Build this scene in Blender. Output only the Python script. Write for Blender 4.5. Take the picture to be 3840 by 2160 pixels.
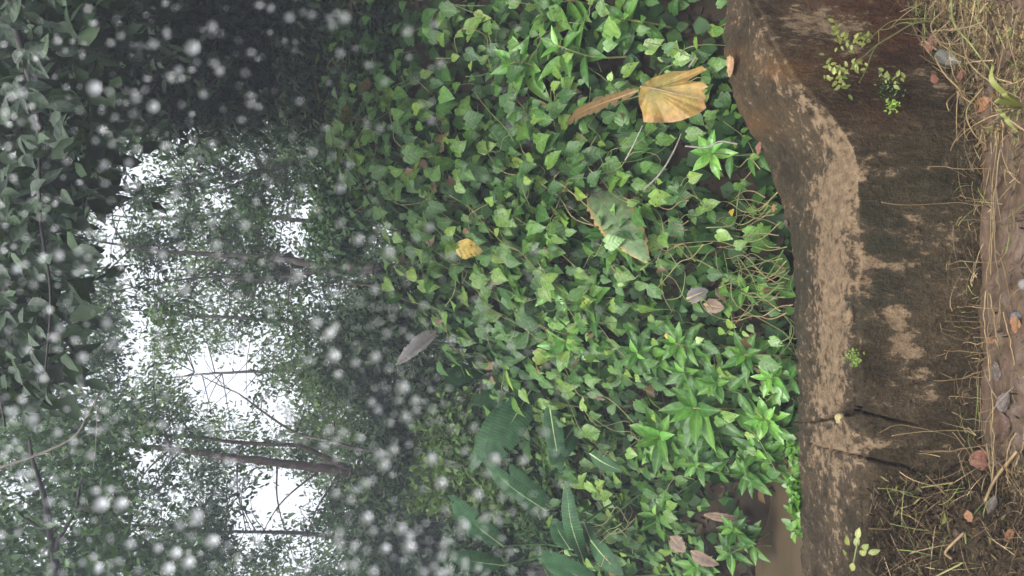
import bpy, math, random
import numpy as np
from mathutils import Vector, Matrix, noise
from mathutils.bvhtree import BVHTree

random.seed(7)
rng = np.random.default_rng(11)

# ------------------------------------------------------------------ clear
for o in list(bpy.data.objects):
    bpy.data.objects.remove(o)
sc = bpy.context.scene
COL = sc.collection

# ------------------------------------------------------------------ camera (phone held on its side: the place's up is the picture's left)
PITCH = math.radians(-2.0)
CAM = np.array([0.0, 0.0, 1.40])
FL = 2773.0                                    # focal length in photo pixels
Fv = np.array([0, math.cos(PITCH), math.sin(PITCH)])
Rv = np.array([1.0, 0, 0])
Uv = np.cross(Rv, Fv)
cd = bpy.data.cameras.new('camera')
cam = bpy.data.objects.new('camera', cd)
COL.objects.link(cam)
m = Matrix.Identity(4)
for i in range(3):
    m[i][0] = -Uv[i]; m[i][1] = Rv[i]; m[i][2] = -Fv[i]; m[i][3] = CAM[i]
cam.matrix_world = m
cd.sensor_width = 36.0
cd.lens = FL / 3840 * 36.0
cd.clip_start = 0.02
cd.clip_end = 400
cd.dof.use_dof = True
cd.dof.focus_distance = 3.6
cd.dof.aperture_fstop = 6.6
sc.camera = cam

# ------------------------------------------------------------------ world, sun, exposure
SUN_EL, SUN_ROT = math.radians(58), math.radians(205)
w = bpy.data.worlds.new('World'); sc.world = w; w.use_nodes = True
nt = w.node_tree; nt.nodes.clear()
out = nt.nodes.new('ShaderNodeOutputWorld')
bg = nt.nodes.new('ShaderNodeBackground')
sky = nt.nodes.new('ShaderNodeTexSky'); sky.sky_type = 'NISHITA'; sky.sun_disc = False
sky.sun_elevation = SUN_EL; sky.sun_rotation = SUN_ROT
sky.air_density = 1.0; sky.dust_density = 6.0; sky.ozone_density = 1.0
hs = nt.nodes.new('ShaderNodeHueSaturation'); hs.inputs['Saturation'].default_value = 0.22
hs.inputs['Value'].default_value = 1.25
nt.links.new(sky.outputs[0], hs.inputs['Color'])
nt.links.new(hs.outputs[0], bg.inputs['Color'])
bg.inputs['Strength'].default_value = 0.15
nt.links.new(bg.outputs[0], out.inputs['Surface'])
sl = bpy.data.lights.new('sun', 'SUN'); sl.energy = 0.8; sl.angle = math.radians(40); sl.color = (1, .97, .93)
so = bpy.data.objects.new('sun', sl); COL.objects.link(so)
sd = Vector((math.cos(SUN_EL) * math.sin(SUN_ROT), math.cos(SUN_EL) * math.cos(SUN_ROT), math.sin(SUN_EL)))
so.rotation_euler = sd.to_track_quat('Z', 'Y').to_euler()
so.location = (0, -2, 12)
sc.view_settings.view_transform = 'Standard'
sc.view_settings.look = 'None'
sc.view_settings.gamma = 1
sc.view_settings.use_curve_mapping = False
sc.view_settings.exposure = 1.45
sc.render.engine = 'CYCLES'
cy = sc.cycles
cy.max_bounces = 7; cy.diffuse_bounces = 3; cy.glossy_bounces = 3; cy.transmission_bounces = 6
cy.transparent_max_bounces = 8; cy.volume_bounces = 0
cy.caustics_reflective = False; cy.caustics_refractive = False
cy.sample_clamp_indirect = 4
cy.use_denoising = True
try:
    cy.denoiser = 'OPENIMAGEDENOISE'
except Exception:
    pass

# ------------------------------------------------------------------ geometry of the view
def ray(px, py):
    px = np.asarray(px, float); py = np.asarray(py, float)
    return Fv + Rv * ((1080 - py) / FL)[..., None] + Uv * ((1920 - px) / FL)[..., None]
def at_y(px, py, y):
    d = ray(px, py); return CAM + d * ((np.asarray(y, float) - CAM[1]) / d[..., 1])[..., None]
def at_z(px, py, z):
    d = ray(px, py); return CAM + d * ((np.asarray(z, float) - CAM[2]) / d[..., 2])[..., None]
def project(P):
    P = np.asarray(P, float) - CAM
    dz = P @ Fv
    return 1920 - FL * (P @ Uv) / dz, 1080 - FL * (P @ Rv) / dz
def V3(a): return Vector((float(a[0]), float(a[1]), float(a[2])))
def nrm(a):
    a = np.asarray(a, float); return a / np.maximum(np.linalg.norm(a, axis=-1, keepdims=True), 1e-9)
def fbm(x, y, z=0.0, oct=3):
    s = 0; a = 1
    for i in range(oct):
        s += a * noise.noise(Vector((x, y, z))); x *= 2.03; y *= 2.03; z *= 2.03; a *= .5
    return s

# ------------------------------------------------------------------ mesh and object helpers
def build_mesh(name, V, faces, mat=None, smooth=True, attrs=None):
    """V (N,3); faces: list of (M,k) index arrays"""
    V = np.asarray(V, np.float32)
    me = bpy.data.meshes.new(name)
    faces = [np.asarray(f, np.int32) for f in faces if len(f)]
    nl = sum(f.size for f in faces); nf = sum(len(f) for f in faces)
    me.vertices.add(len(V)); me.vertices.foreach_set('co', V.ravel())
    me.loops.add(nl); me.polygons.add(nf)
    li = np.concatenate([f.ravel() for f in faces])
    sizes = np.concatenate([np.full(len(f), f.shape[1], np.int32) for f in faces])
    st = np.concatenate([[0], np.cumsum(sizes)[:-1]]).astype(np.int32)
    me.loops.foreach_set('vertex_index', li)
    me.polygons.foreach_set('loop_start', st)
    if smooth:
        me.polygons.foreach_set('use_smooth', np.ones(nf, bool))
    me.update(calc_edges=True)
    for k, a in (attrs or {}).items():
        at = me.attributes.new(k, 'FLOAT', 'POINT'); at.data.foreach_set('value', np.asarray(a, np.float32))
    if mat: me.materials.append(mat)
    return me
def link(name, me, parent=None):
    o = bpy.data.objects.new(name, me); COL.objects.link(o)
    if parent is not None: o.parent = parent
    return o
def tag(o, label=None, cat=None, group=None, kind=None):
    if label: o['label'] = label
    if cat: o['category'] = cat
    if group: o['group'] = group
    if kind: o['kind'] = kind
    return o
def thing(name, label, cat, loc, group=None):
    o = bpy.data.objects.new(name, None); COL.objects.link(o)
    o.empty_display_size = .05
    o.location = V3(loc)
    return tag(o, label, cat, group)
def place(name, me, parent, pos, tip, normal, size, base=(0, 0, 0)):
    """one leaf (or other piece): base at pos, +Y along tip, +Z along normal"""
    y = nrm(tip); n = np.asarray(normal, float); n = nrm(n - y * np.dot(n, y)); x = np.cross(y, n)
    o = bpy.data.objects.new(name, me); COL.objects.link(o)
    if parent is not None:
        o.parent = parent; base = parent.location
    s = size if hasattr(size, '__len__') else (size, size, size)
    mt = Matrix.Identity(4)
    for i in range(3):
        mt[i][0] = x[i] * s[0]; mt[i][1] = y[i] * s[1]; mt[i][2] = n[i] * s[2]; mt[i][3] = pos[i] - base[i]
    o.matrix_basis = mt
    return o
class Bag:
    """collects vertices and faces in world coordinates"""
    def __init__(s): s.V = []; s.F = {}; s.n = 0; s.A = []
    def add(s, V, *faces, var=0.5):
        V = np.asarray(V, float)
        for f in faces:
            f = np.asarray(f, np.int64)
            s.F.setdefault(f.shape[1], []).append(f + s.n)
        s.V.append(V); s.n += len(V)
        s.A.append(np.broadcast_to(np.asarray(var, float), (len(V),)).copy())
        return s
    def mesh(s, name, mat, base=(0, 0, 0), smooth=True):
        return build_mesh(name, np.concatenate(s.V) - np.asarray(base, float)[None], [np.concatenate(v) for v in s.F.values()], mat, smooth, {'var': np.concatenate(s.A)})
def smooth_path(pts, n):
    """Catmull-Rom through pts"""
    pts = np.asarray(pts, float)
    if len(pts) == 2: return pts[0] + (pts[1] - pts[0]) * np.linspace(0, 1, n)[:, None]
    p = np.vstack([2 * pts[0] - pts[1], pts, 2 * pts[-1] - pts[-2]])
    u = np.linspace(0, len(pts) - 1 - 1e-6, n); k = u.astype(int); t = (u - k)[:, None]
    a, b, c, d = p[k], p[k + 1], p[k + 2], p[k + 3]
    return .5 * (2 * b + (c - a) * t + (2 * a - 5 * b + 4 * c - d) * t ** 2 + (3 * b - a - 3 * c + d) * t ** 3)
def tube(pts, radii, sides=6):
    pts = np.asarray(pts, float); n = len(pts)
    radii = np.broadcast_to(np.asarray(radii, float), (n,)) if np.ndim(radii) == 0 or len(radii) == n else np.interp(np.linspace(0, 1, n), np.linspace(0, 1, len(radii)), radii)
    t = nrm(np.gradient(pts, axis=0))
    ref = np.array([.31, .52, .79]); a = nrm(np.cross(t, ref)); b = np.cross(t, a)
    an = np.linspace(0, 2 * np.pi, sides, endpoint=False)
    V = pts[:, None] + radii[:, None, None] * (a[:, None] * np.cos(an)[None, :, None] + b[:, None] * np.sin(an)[None, :, None])
    V = V.reshape(-1, 3)
    i, j = np.meshgrid(np.arange(n - 1), np.arange(sides), indexing='ij'); j2 = (j + 1) % sides
    Q = np.stack([i * sides + j, i * sides + j2, (i + 1) * sides + j2, (i + 1) * sides + j], -1).reshape(-1, 4)
    V = np.vstack([V, pts[:1], pts[-1:]]); c0, c1 = len(V) - 2, len(V) - 1
    k = np.arange(sides); k2 = (k + 1) % sides
    T = np.vstack([np.stack([np.full(sides, c0), k2, k], -1), np.stack([np.full(sides, c1), (n - 1) * sides + k, (n - 1) * sides + k2], -1)])
    return V, Q, T
def leaf_cloud(base, tip, normal, length, width, var, curl=.12):
    """many small leaves as one joined mesh: six points, two quads each"""
    base = np.asarray(base, float); y = nrm(tip); n = normal - y * np.sum(normal * y, -1, keepdims=True); n = nrm(n); x = np.cross(y, n)
    L = np.asarray(length)[:, None]; W = np.asarray(width)[:, None] * .5
    c = curl * W
    p0 = base; p3 = base + y * L - n * L * .08
    l1 = base + y * L * .32 - x * W + n * c; l2 = base + y * L * .7 - x * W * .72 + n * c * .3
    r1 = base + y * L * .32 + x * W + n * c; r2 = base + y * L * .7 + x * W * .72 + n * c * .3
    N = len(base)
    V = np.stack([p0, l1, l2, p3, r2, r1], 1).reshape(-1, 3)
    o = np.arange(N)[:, None] * 6
    Q = np.vstack([o + np.array([[0, 3, 2, 1]]), o + np.array([[0, 5, 4, 3]])])
    return V, Q, np.repeat(np.asarray(var, float), 6)
def grid_faces(nu, nv):
    i, j = np.meshgrid(np.arange(nu - 1), np.arange(nv - 1), indexing='ij')
    return np.stack([i * nv + j, (i + 1) * nv + j, (i + 1) * nv + j + 1, i * nv + j + 1], -1).reshape(-1, 4)

# ------------------------------------------------------------------ materials
def new_mat(name):
    mt = bpy.data.materials.new(name); mt.use_nodes = True
    t = mt.node_tree; t.nodes.clear()
    o = t.nodes.new('ShaderNodeOutputMaterial'); p = t.nodes.new('ShaderNodeBsdfPrincipled')
    t.links.new(p.outputs[0], o.inputs['Surface'])
    return mt, t, p, o
def nd(t, typ, **kw):
    n = t.nodes.new(typ)
    for k, v in kw.items():
        if k in n.inputs: n.inputs[k].default_value = v
        else: setattr(n, k, v)
    return n
def ramp(t, fac, stops):
    r = t.nodes.new('ShaderNodeValToRGB')
    while len(r.color_ramp.elements) < len(stops): r.color_ramp.elements.new(.5)
    for e, (p, c) in zip(r.color_ramp.elements, stops):
        e.position = p; e.color = (*c, 1) if len(c) == 3 else c
    t.links.new(fac, r.inputs[0]); return r
def mix(t, fac, a, b, blend='MIX'):
    n = t.nodes.new('ShaderNodeMix'); n.data_type = 'RGBA'; n.blend_type = blend
    for sock, v in ((n.inputs[0], fac), (n.inputs[6], a), (n.inputs[7], b)):
        if hasattr(v, 'is_linked') or hasattr(v, 'links'): t.links.new(v, sock)
        elif isinstance(v, (int, float)): sock.default_value = v
        else: sock.default_value = (*v, 1)
    return n.outputs[2]
def leaf_mat(name, stops, src='obj', rough=.38, transl=.25, spots=0.0, veins=0.0, spec=.5, vein_scale=14.0):
    mt, t, p, o = new_mat(name)
    if src == 'obj':
        s = nd(t, 'ShaderNodeObjectInfo').outputs['Random']
    else:
        s = nd(t, 'ShaderNodeAttribute', attribute_name='var').outputs['Fac']
    r = ramp(t, s, stops); col = r.outputs[0]
    tc = nd(t, 'ShaderNodeTexCoord')
    nz = nd(t, 'ShaderNodeTexNoise', Scale=3.5 if src == 'obj' else 20, Detail=3.0)
    t.links.new(tc.outputs['Object'], nz.inputs['Vector'])
    f = ramp(t, nz.outputs['Fac'], [(.3, (.62, .62, .62)), (.7, (1.25, 1.25, 1.2))])
    col = mix(t, 1.0, col, f.outputs[0], 'MULTIPLY')
    bump_h = None
    if veins:
        sx = nd(t, 'ShaderNodeSeparateXYZ'); t.links.new(tc.outputs['Object'], sx.inputs[0])
        ab = nd(t, 'ShaderNodeMath', operation='ABSOLUTE'); t.links.new(sx.outputs['X'], ab.inputs[0])
        mrib = nd(t, 'ShaderNodeMapRange'); t.links.new(ab.outputs[0], mrib.inputs[0])
        for k, v in (('From Min', .0), ('From Max', .028), ('To Min', 1.0), ('To Max', 0.0)): mrib.inputs[k].default_value = v
        m1 = nd(t, 'ShaderNodeMath', operation='MULTIPLY'); m1.inputs[1].default_value = .9; t.links.new(ab.outputs[0], m1.inputs[0])
        m2 = nd(t, 'ShaderNodeMath', operation='SUBTRACT'); t.links.new(sx.outputs['Y'], m2.inputs[0]); t.links.new(m1.outputs[0], m2.inputs[1])
        m3 = nd(t, 'ShaderNodeMath', operation='MULTIPLY'); m3.inputs[1].default_value = vein_scale * 2 * math.pi / 2; t.links.new(m2.outputs[0], m3.inputs[0])
        m4 = nd(t, 'ShaderNodeMath', operation='SINE'); t.links.new(m3.outputs[0], m4.inputs[0])
        m5 = nd(t, 'ShaderNodeMapRange'); t.links.new(m4.outputs[0], m5.inputs[0])
        for k, v in (('From Min', .82), ('From Max', 1.0), ('To Min', 0.0), ('To Max', .45)): m5.inputs[k].default_value = v
        mx = nd(t, 'ShaderNodeMath', operation='MAXIMUM'); t.links.new(mrib.outputs[0], mx.inputs[0]); t.links.new(m5.outputs[0], mx.inputs[1])
        mv = nd(t, 'ShaderNodeMath', operation='MULTIPLY'); mv.inputs[1].default_value = veins; t.links.new(mx.outputs[0], mv.inputs[0])
        col = mix(t, mv.outputs[0], col, mix(t, .35, col, (.30, .42, .16)))
        bump_h = m4.outputs[0]
    if spots:
        oi = nd(t, 'ShaderNodeObjectInfo')
        mp = nd(t, 'ShaderNodeVectorMath', operation='ADD'); t.links.new(tc.outputs['Object'], mp.inputs[0])
        cb = nd(t, 'ShaderNodeCombineXYZ'); mm = nd(t, 'ShaderNodeMath', operation='MULTIPLY'); mm.inputs[1].default_value = 37.0
        t.links.new(oi.outputs['Random'], mm.inputs[0]); t.links.new(mm.outputs[0], cb.inputs[2]); t.links.new(cb.outputs[0], mp.inputs[1])
        vz = nd(t, 'ShaderNodeTexNoise', Scale=9.0, Detail=1.5); t.links.new(mp.outputs[0], vz.inputs['Vector'])
        sp = ramp(t, vz.outputs['Fac'], [(.69 - .05 * spots, (0, 0, 0)), (.715 - .05 * spots, (1, 1, 1))])
        col = mix(t, sp.outputs[0], col, (.022, .02, .010))
    t.links.new(col, p.inputs['Base Color'])
    p.inputs['Roughness'].default_value = rough
    p.inputs['Specular IOR Level'].default_value = spec
    bn = nd(t, 'ShaderNodeBump', Strength=.12 if veins else .2, Distance=.006)
    t.links.new(bump_h if bump_h is not None else nz.outputs['Fac'], bn.inputs['Height']); t.links.new(bn.outputs[0], p.inputs['Normal'])
    if transl:
        tr = nd(t, 'ShaderNodeBsdfTranslucent')
        lite = mix(t, 1.0, col, (1.25, 1.25, .55), 'MULTIPLY'); t.links.new(lite, tr.inputs['Color'])
        ms = nd(t, 'ShaderNodeMixShader'); ms.inputs[0].default_value = transl
        t.links.new(p.outputs[0], ms.inputs[1]); t.links.new(tr.outputs[0], ms.inputs[2]); t.links.new(ms.outputs[0], o.inputs['Surface'])
    return mt
def plain_mat(name, stops, scale=8.0, rough=.8, stretch=(1, 1, 1), bump=.4, src='noise', spec=.4, dist=.01):
    mt, t, p, o = new_mat(name)
    tc = nd(t, 'ShaderNodeTexCoord'); mp = nd(t, 'ShaderNodeMapping'); mp.inputs['Scale'].default_value = stretch
    t.links.new(tc.outputs['Object'], mp.inputs[0])
    nz = nd(t, 'ShaderNodeTexNoise', Scale=scale, Detail=6.0, Roughness=.62); t.links.new(mp.outputs[0], nz.inputs['Vector'])
    if src == 'attr':
        s = nd(t, 'ShaderNodeAttribute', attribute_name='var').outputs['Fac']
        c = mix(t, 1.0, ramp(t, s, stops).outputs[0], ramp(t, nz.outputs['Fac'], [(.3, (.6, .6, .6)), (.7, (1.25, 1.25, 1.25))]).outputs[0], 'MULTIPLY')
    elif src == 'obj':
        s = nd(t, 'ShaderNodeObjectInfo').outputs['Random']
        c = mix(t, 1.0, ramp(t, s, stops).outputs[0], ramp(t, nz.outputs['Fac'], [(.3, (.6, .6, .6)), (.7, (1.25, 1.25, 1.25))]).outputs[0], 'MULTIPLY')
    else:
        c = ramp(t, nz.outputs['Fac'], stops).outputs[0]
    t.links.new(c, p.inputs['Base Color'])
    p.inputs['Roughness'].default_value = rough; p.inputs['Specular IOR Level'].default_value = spec
    bn = nd(t, 'ShaderNodeBump', Strength=bump, Distance=dist); t.links.new(nz.outputs['Fac'], bn.inputs['Height']); t.links.new(bn.outputs[0], p.inputs['Normal'])
    return mt
M = {}
M['vine'] = leaf_mat('vine_leaf', [(0, (.022, .070, .013)), (.45, (.042, .114, .018)), (.8, (.076, .158, .023)), (.95, (.125, .215, .032)), (1, (.18, .26, .038))], spots=.6, veins=.5, transl=.28, vein_scale=9, rough=.44, spec=.36)
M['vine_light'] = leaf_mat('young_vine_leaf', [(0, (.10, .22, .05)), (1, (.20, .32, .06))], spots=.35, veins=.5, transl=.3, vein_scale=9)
M['vine_under'] = leaf_mat('shaded_vine_leaf', [(0, (.010, .030, .007)), (.6, (.019, .054, .011)), (1, (.038, .088, .018))], src='attr', transl=.2, rough=.6, spec=.2)  # inner leaves: colour darkened to stand in for shade under the top layer
M['vine_dead'] = leaf_mat('brown_vine_leaf', [(0, (.05, .030, .014)), (.6, (.11, .065, .028)), (1, (.16, .12, .04))], spots=.8, veins=.2, transl=.1, vein_scale=9)
M['yellow'] = leaf_mat('yellow_leaf', [(0, (.36, .24, .03)), (1, (.44, .32, .05))], spots=.9, veins=.3, transl=.25, vein_scale=9)
M['shrub'] = leaf_mat('shrub_leaf', [(0, (.024, .080, .013)), (.6, (.046, .126, .019)), (1, (.078, .18, .027))], rough=.42, veins=.5, transl=.25, vein_scale=8, spec=.3)
M['shrub_light'] = leaf_mat('young_shrub_leaf', [(0, (.09, .25, .04)), (1, (.16, .33, .055))], rough=.34, veins=.5, transl=.28, vein_scale=8)
M['banana'] = leaf_mat('banana_leaf', [(0, (.011, .038, .014)), (.5, (.022, .064, .024)), (1, (.038, .095, .034))], src='attr', rough=.6, veins=0, transl=.2, spec=.18)
M['overhang'] = leaf_mat('glossy_broad_leaf', [(0, (.016, .030, .019)), (.6, (.026, .044, .028)), (1, (.035, .066, .026))], rough=.55, veins=.2, transl=.15, spec=.22, vein_scale=7)
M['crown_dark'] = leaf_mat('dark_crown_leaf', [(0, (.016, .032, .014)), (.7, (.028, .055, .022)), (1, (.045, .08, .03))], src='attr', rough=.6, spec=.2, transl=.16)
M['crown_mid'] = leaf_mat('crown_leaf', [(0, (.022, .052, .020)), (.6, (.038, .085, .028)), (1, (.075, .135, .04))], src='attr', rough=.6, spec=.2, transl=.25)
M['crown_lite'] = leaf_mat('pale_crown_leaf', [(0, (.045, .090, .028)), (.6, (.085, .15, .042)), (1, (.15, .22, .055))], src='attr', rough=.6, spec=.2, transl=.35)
M['bark'] = plain_mat('bark', [(.3, (.025, .022, .02)), (.55, (.07, .06, .052)), (.75, (.15, .135, .12))], scale=18, stretch=(1, 1, .3), bump=.8, spec=.2)
M['bark_red'] = plain_mat('reddish_bark', [(.3, (.028, .019, .016)), (.55, (.065, .045, .036)), (.75, (.12, .09, .075))], scale=16, stretch=(1, 1, .3), bump=.8, spec=.2)
M['bark_dark'] = plain_mat('dark_bark', [(.3, (.012, .010, .010)), (.7, (.045, .038, .034))], scale=18)
M['stem'] = plain_mat('green_stem', [(0, (.06, .105, .028)), (.5, (.13, .14, .045)), (1, (.20, .17, .065))], src='obj', scale=30, rough=.6)
M['stalk'] = plain_mat('banana_stalk', [(0, (.035, .085, .03)), (1, (.06, .12, .04))], src='obj', scale=20, rough=.5)
M['twig'] = plain_mat('pale_twig', [(0, (.11, .095, .08)), (1, (.22, .20, .175))], src='obj', scale=40)
M['dry_stem'] = plain_mat('dry_stem', [(0, (.08, .06, .024)), (.5, (.145, .10, .045)), (1, (.22, .155, .08))], src='obj', scale=30, rough=.65)

# ------------------------------------------------------------------ terrain: sheet of ground, muddy stream bed, bank
XS = np.array([-2.8, -2.06, -1.4, -.8, -.42, -.04, .54, 1.3, 2.06, 3.0])
HS = np.array([.55, .60, .78, .92, 1.36, 1.76, 2.0, 2.25, 2.2, 2.2])
Y0X = np.array([-2.5, -.95, -.5, 0., .8, 2.0]); Y0V = np.array([3.85, 3.85, 3.5, 3.15, 2.85, 2.8])
def bank_z(x, y):
    x = np.asarray(x, float); y = np.asarray(y, float)
    H = np.interp(x, XS, HS); y0 = np.interp(x, Y0X, Y0V); y1 = y0 * .0 + np.interp(x, [-2.5, 0, 2], [5.3, 5.2, 4.9])
    t = np.clip((y - y0) / (y1 - y0), 0, 1)
    e = .55 * t + .45 * t * t * (3 - 2 * t)
    z = -.12 + (H + .12) * e
    b = np.clip((y - y1) / 3.0, 0, 1); b = b * b * (3 - 2 * b)
    far = .55 + np.clip(y - 8, 0, 60) * .03
    z = z * (1 - b) + far * b
    front = np.clip((2.55 - y) / .1, 0, 1)
    return z - .0 * front
def bank_bumps(x, y):
    return .10 * np.sin(2.3 * x + 1.1 * y) * np.sin(2.9 * y - 1.7 * x + 1) + .05 * np.sin(6.1 * x - 2.2 * y) * np.sin(5.3 * y + 2.0 * x)
def bank(x, y):
    t = np.clip((y - np.interp(x, Y0X, Y0V)) / .5, 0, 1)
    return bank_z(x, y) + bank_bumps(x, y) * t
def bank_hit(px, py, off=0.0):
    d = ray(px, py); ys = np.arange(2.7, 12, .02)
    P = CAM + d[..., None, :] * (ys[:, None] / d[..., None, 1:2])
    below = P[..., 2] < bank(P[..., 0], P[..., 1]) + off
    k = np.argmax(below, -1); k = np.where(below.any(-1), k, 160)
    return np.take_along_axis(P, np.asarray(k)[..., None, None], -2)[..., 0, :]
def bank_normal(x, y):
    e = .06
    gx = (bank(x + e, y) - bank(x - e, y)) / (2 * e); gy = (bank(x, y + e) - bank(x, y - e)) / (2 * e)
    return nrm(np.stack([-gx, -gy, np.ones_like(gx)], -1))

M['mud'] = plain_mat('wet_mud', [(.25, (.028, .017, .010)), (.5, (.062, .039, .024)), (.8, (.105, .068, .043))], scale=26, rough=.55, bump=.6, dist=.015, spec=.5)
M['soil'] = plain_mat('dark_soil', [(.3, (.010, .008, .005)), (.7, (.028, .020, .013))], scale=9, rough=.95, spec=.05)
M['silt'] = plain_mat('brown_silt', [(.3, (.034, .023, .011)), (.7, (.060, .041, .021))], scale=2.5, rough=.45, bump=.1)

gx = np.linspace(-40, 40, 81); gy = np.linspace(-18, 62, 81)
X, Y = np.meshgrid(gx, gy, indexing='ij')
Z = np.where(Y > 2.3, -.35, -.03)
Z = np.where(Y > 12, -.35, Z)
g = link('ground', build_mesh('ground', np.stack([X, Y, Z], -1).reshape(-1, 3), [grid_faces(81, 81)], M['soil'])); tag(g, kind='structure')
# verge of wet mud in front of the wall
ux = np.linspace(-1.9, 1.9, 260); uy = np.linspace(1.0, 2.4, 130)
X, Y = np.meshgrid(ux, uy, indexing='ij')
Zf = np.array([[.016 * fbm(a * 5, b * 5, 1) + .008 * fbm(a * 22, b * 22, 4) for b in uy] for a in ux])
me = build_mesh('mud_verge', np.stack([X, Y, Zf], -1).reshape(-1, 3), [grid_faces(260, 130)], M['mud'])
tag(link('mud_verge', me), kind='structure')
# bank behind the wall
ux = np.concatenate([np.linspace(-40, -3.2, 16), np.linspace(-3, 3, 90), np.linspace(3.2, 40, 16)]); uy = np.concatenate([np.linspace(2.6, 6.6, 90), np.linspace(6.8, 61, 40)])
X, Y = np.meshgrid(ux, uy, indexing='ij')
me = build_mesh('bank', np.stack([X, Y, bank(X, Y)], -1).reshape(-1, 3), [grid_faces(len(ux), len(uy))], M['soil'])
tag(link('bank', me), kind='structure')
ux = np.linspace(-2.6, -.5, 40); uy = np.linspace(2.62, 4.3, 40)
X, Y = np.meshgrid(ux, uy, indexing='ij')
Zf = -.085 + np.array([[.035 * fbm(a * 2.3, b * 2.3, 6) for b in uy] for a in ux])
me = build_mesh('stream_bed', np.stack([X, Y, Zf], -1).reshape(-1, 3), [grid_faces(40, 40)], M['silt'])
tag(link('stream_bed', me), kind='structure')

# ------------------------------------------------------------------ the concrete wall, lofted along stations
ST = np.array([  # py, base px, front-top px, back-top px, back rise
    [2700, 3690, 3260, 3005, 0], [2160, 3690, 3238, 2990, 0], [1800, 3690, 3232, 2988, 0], [1560, 3690, 3212, 2976, 0], [1200, 3690, 3203, 2965, 0],
    [950, 3690, 3200, 2955, 0], [800, 3690, 3198, 2930, .01], [700, 3690, 3194, 2893, .02], [620, 3688, 3190, 2860, .04], [560, 3680, 3176, 2838, .06], [480, 3665, 3130, 2790, .08], [400, 3635, 3070, 2745, .10], [290, 3580, 2960, 2712, .07],
    [150, 3500, 2880, 2702, .03], [0, 3420, 2812, 2715, 0], [-300, 3290, 2700, 2630, 0], [-700, 3150, 2600, 2545, 0]], float)[::-1]
def wall_at(py):
    c = [np.interp(py, ST[:, 0], ST[:, k]) for k in range(1, 5)]
    b = at_z(c[0], py, np.zeros_like(py)); f = at_y(c[1], py, b[..., 1] + .035)
    k = at_z(c[2], py, f[..., 2] + c[3])
    return b, f, k, c
def wall_pt(px, py, off=.012):
    b, f, k, c = wall_at(np.asarray(float(py)))
    if px >= c[1]:
        a = min(1, max(0, (c[0] - px) / (c[0] - c[1])))
        return at_y(px, py, b[1] * (1 - a) + f[1] * a - off)
    a = min(1, max(0, (c[1] - px) / (c[1] - c[2])))
    return at_z(px, py, f[2] * (1 - a) + k[2] * a + off)
NS, N1, N2, N3 = 560, 96, 62, 14
pys = np.linspace(2600, -650, NS)
b, f, k, c = wall_at(pys)
ker = np.hanning(9); ker /= ker.sum()
def sm(a): 
    p = np.pad(a, ((4, 4), (0, 0)), mode='edge'); return np.stack([np.convolve(p[:, i], ker, 'valid') for i in range(3)], -1)
b, f, k = sm(b), sm(f), sm(k)
tang = nrm(np.gradient(f, axis=0)); outn = nrm(np.cross(tang, [0, 0, 1.0])); outn *= np.sign((outn * (CAM - f)).sum(-1, keepdims=True))
low = b.copy(); low[:, 2] = -.12
rows = []
tt = np.linspace(0, 1, N1)
for t in tt: rows.append(low * (1 - t) + f * t)
for t in np.linspace(0, 1, N2)[1:]: rows.append(f * (1 - t) + k * t)
bl = k - outn * .03; bl[:, 2] = -.4
for t in np.linspace(0, 1, N3)[1:]: rows.append(k * (1 - t) + bl * t)
W = np.stack(rows, 1)                          # NS, NT, 3
NT = W.shape[1]
isf = np.arange(NT) < N1; ist = (np.arange(NT) >= N1 - 1) & (np.arange(NT) < N1 + N2 - 1)
# round the front edge and the back edge
for r, amt in ((N1 - 1, .022), (N1 + N2 - 2, .015)):
    for dlt in range(-3, 4):
        wgt = amt * (1 - abs(dlt) / 4.0) ** 1.5
        inward = nrm((W[:, max(r - 8, 0)] + W[:, r + 8]) / 2 - W[:, r])
        W[:, r + dlt] += inward * wgt
ppx, ppy = project(W)
def seg_dist(px, py, poly):
    best = np.full(px.shape, 1e9); wid = np.zeros(px.shape)
    for (x0, y0, w0), (x1, y1, w1) in zip(poly[:-1], poly[1:]):
        dx, dy = x1 - x0, y1 - y0
        t = np.clip(((px - x0) * dx + (py - y0) * dy) / (dx * dx + dy * dy), 0, 1)
        d = np.hypot(px - x0 - t * dx, py - y0 - t * dy)
        upd = d < best; best = np.where(upd, d, best); wid = np.where(upd, w0 + t * (w1 - w0), wid)
    return best, wid
CRACKS = [
    [(2940, 1578, 4), (3000, 1579, 5), (3055, 1581, 5), (3100, 1572, 12), (3140, 1545, 16), (3180, 1515, 14), (3205, 1492, 5)],
    [(3100, 1572, 10), (3150, 1556, 22), (3195, 1540, 26), (3225, 1532, 18), (3255, 1550, 9), (3310, 1562, 7), (3360, 1580, 8), (3400, 1582, 6), (3435, 1590, 3)],
    [(3045, 1668, 3), (3110, 1684, 5), (3180, 1702, 7), (3250, 1718, 9), (3330, 1736, 10), (3400, 1750, 8), (3440, 1766, 5), (3540, 1778, 7), (3575, 1762, 9), (3640, 1725, 7)]]
groove = np.zeros(ppx.shape)
wob = np.array([[8 * noise.noise(Vector((s * .09, t * .09, 9))) for t in range(NT)] for s in range(NS)])
for poly in CRACKS:
    d, wd = seg_dist(ppx + wob, ppy + wob * .8, poly)
    groove = np.maximum(groove, np.clip(1.25 - d / np.maximum(wd * .55, 2.4), 0, 1) * np.clip(wd / 10, .45, 2.2))
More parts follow.
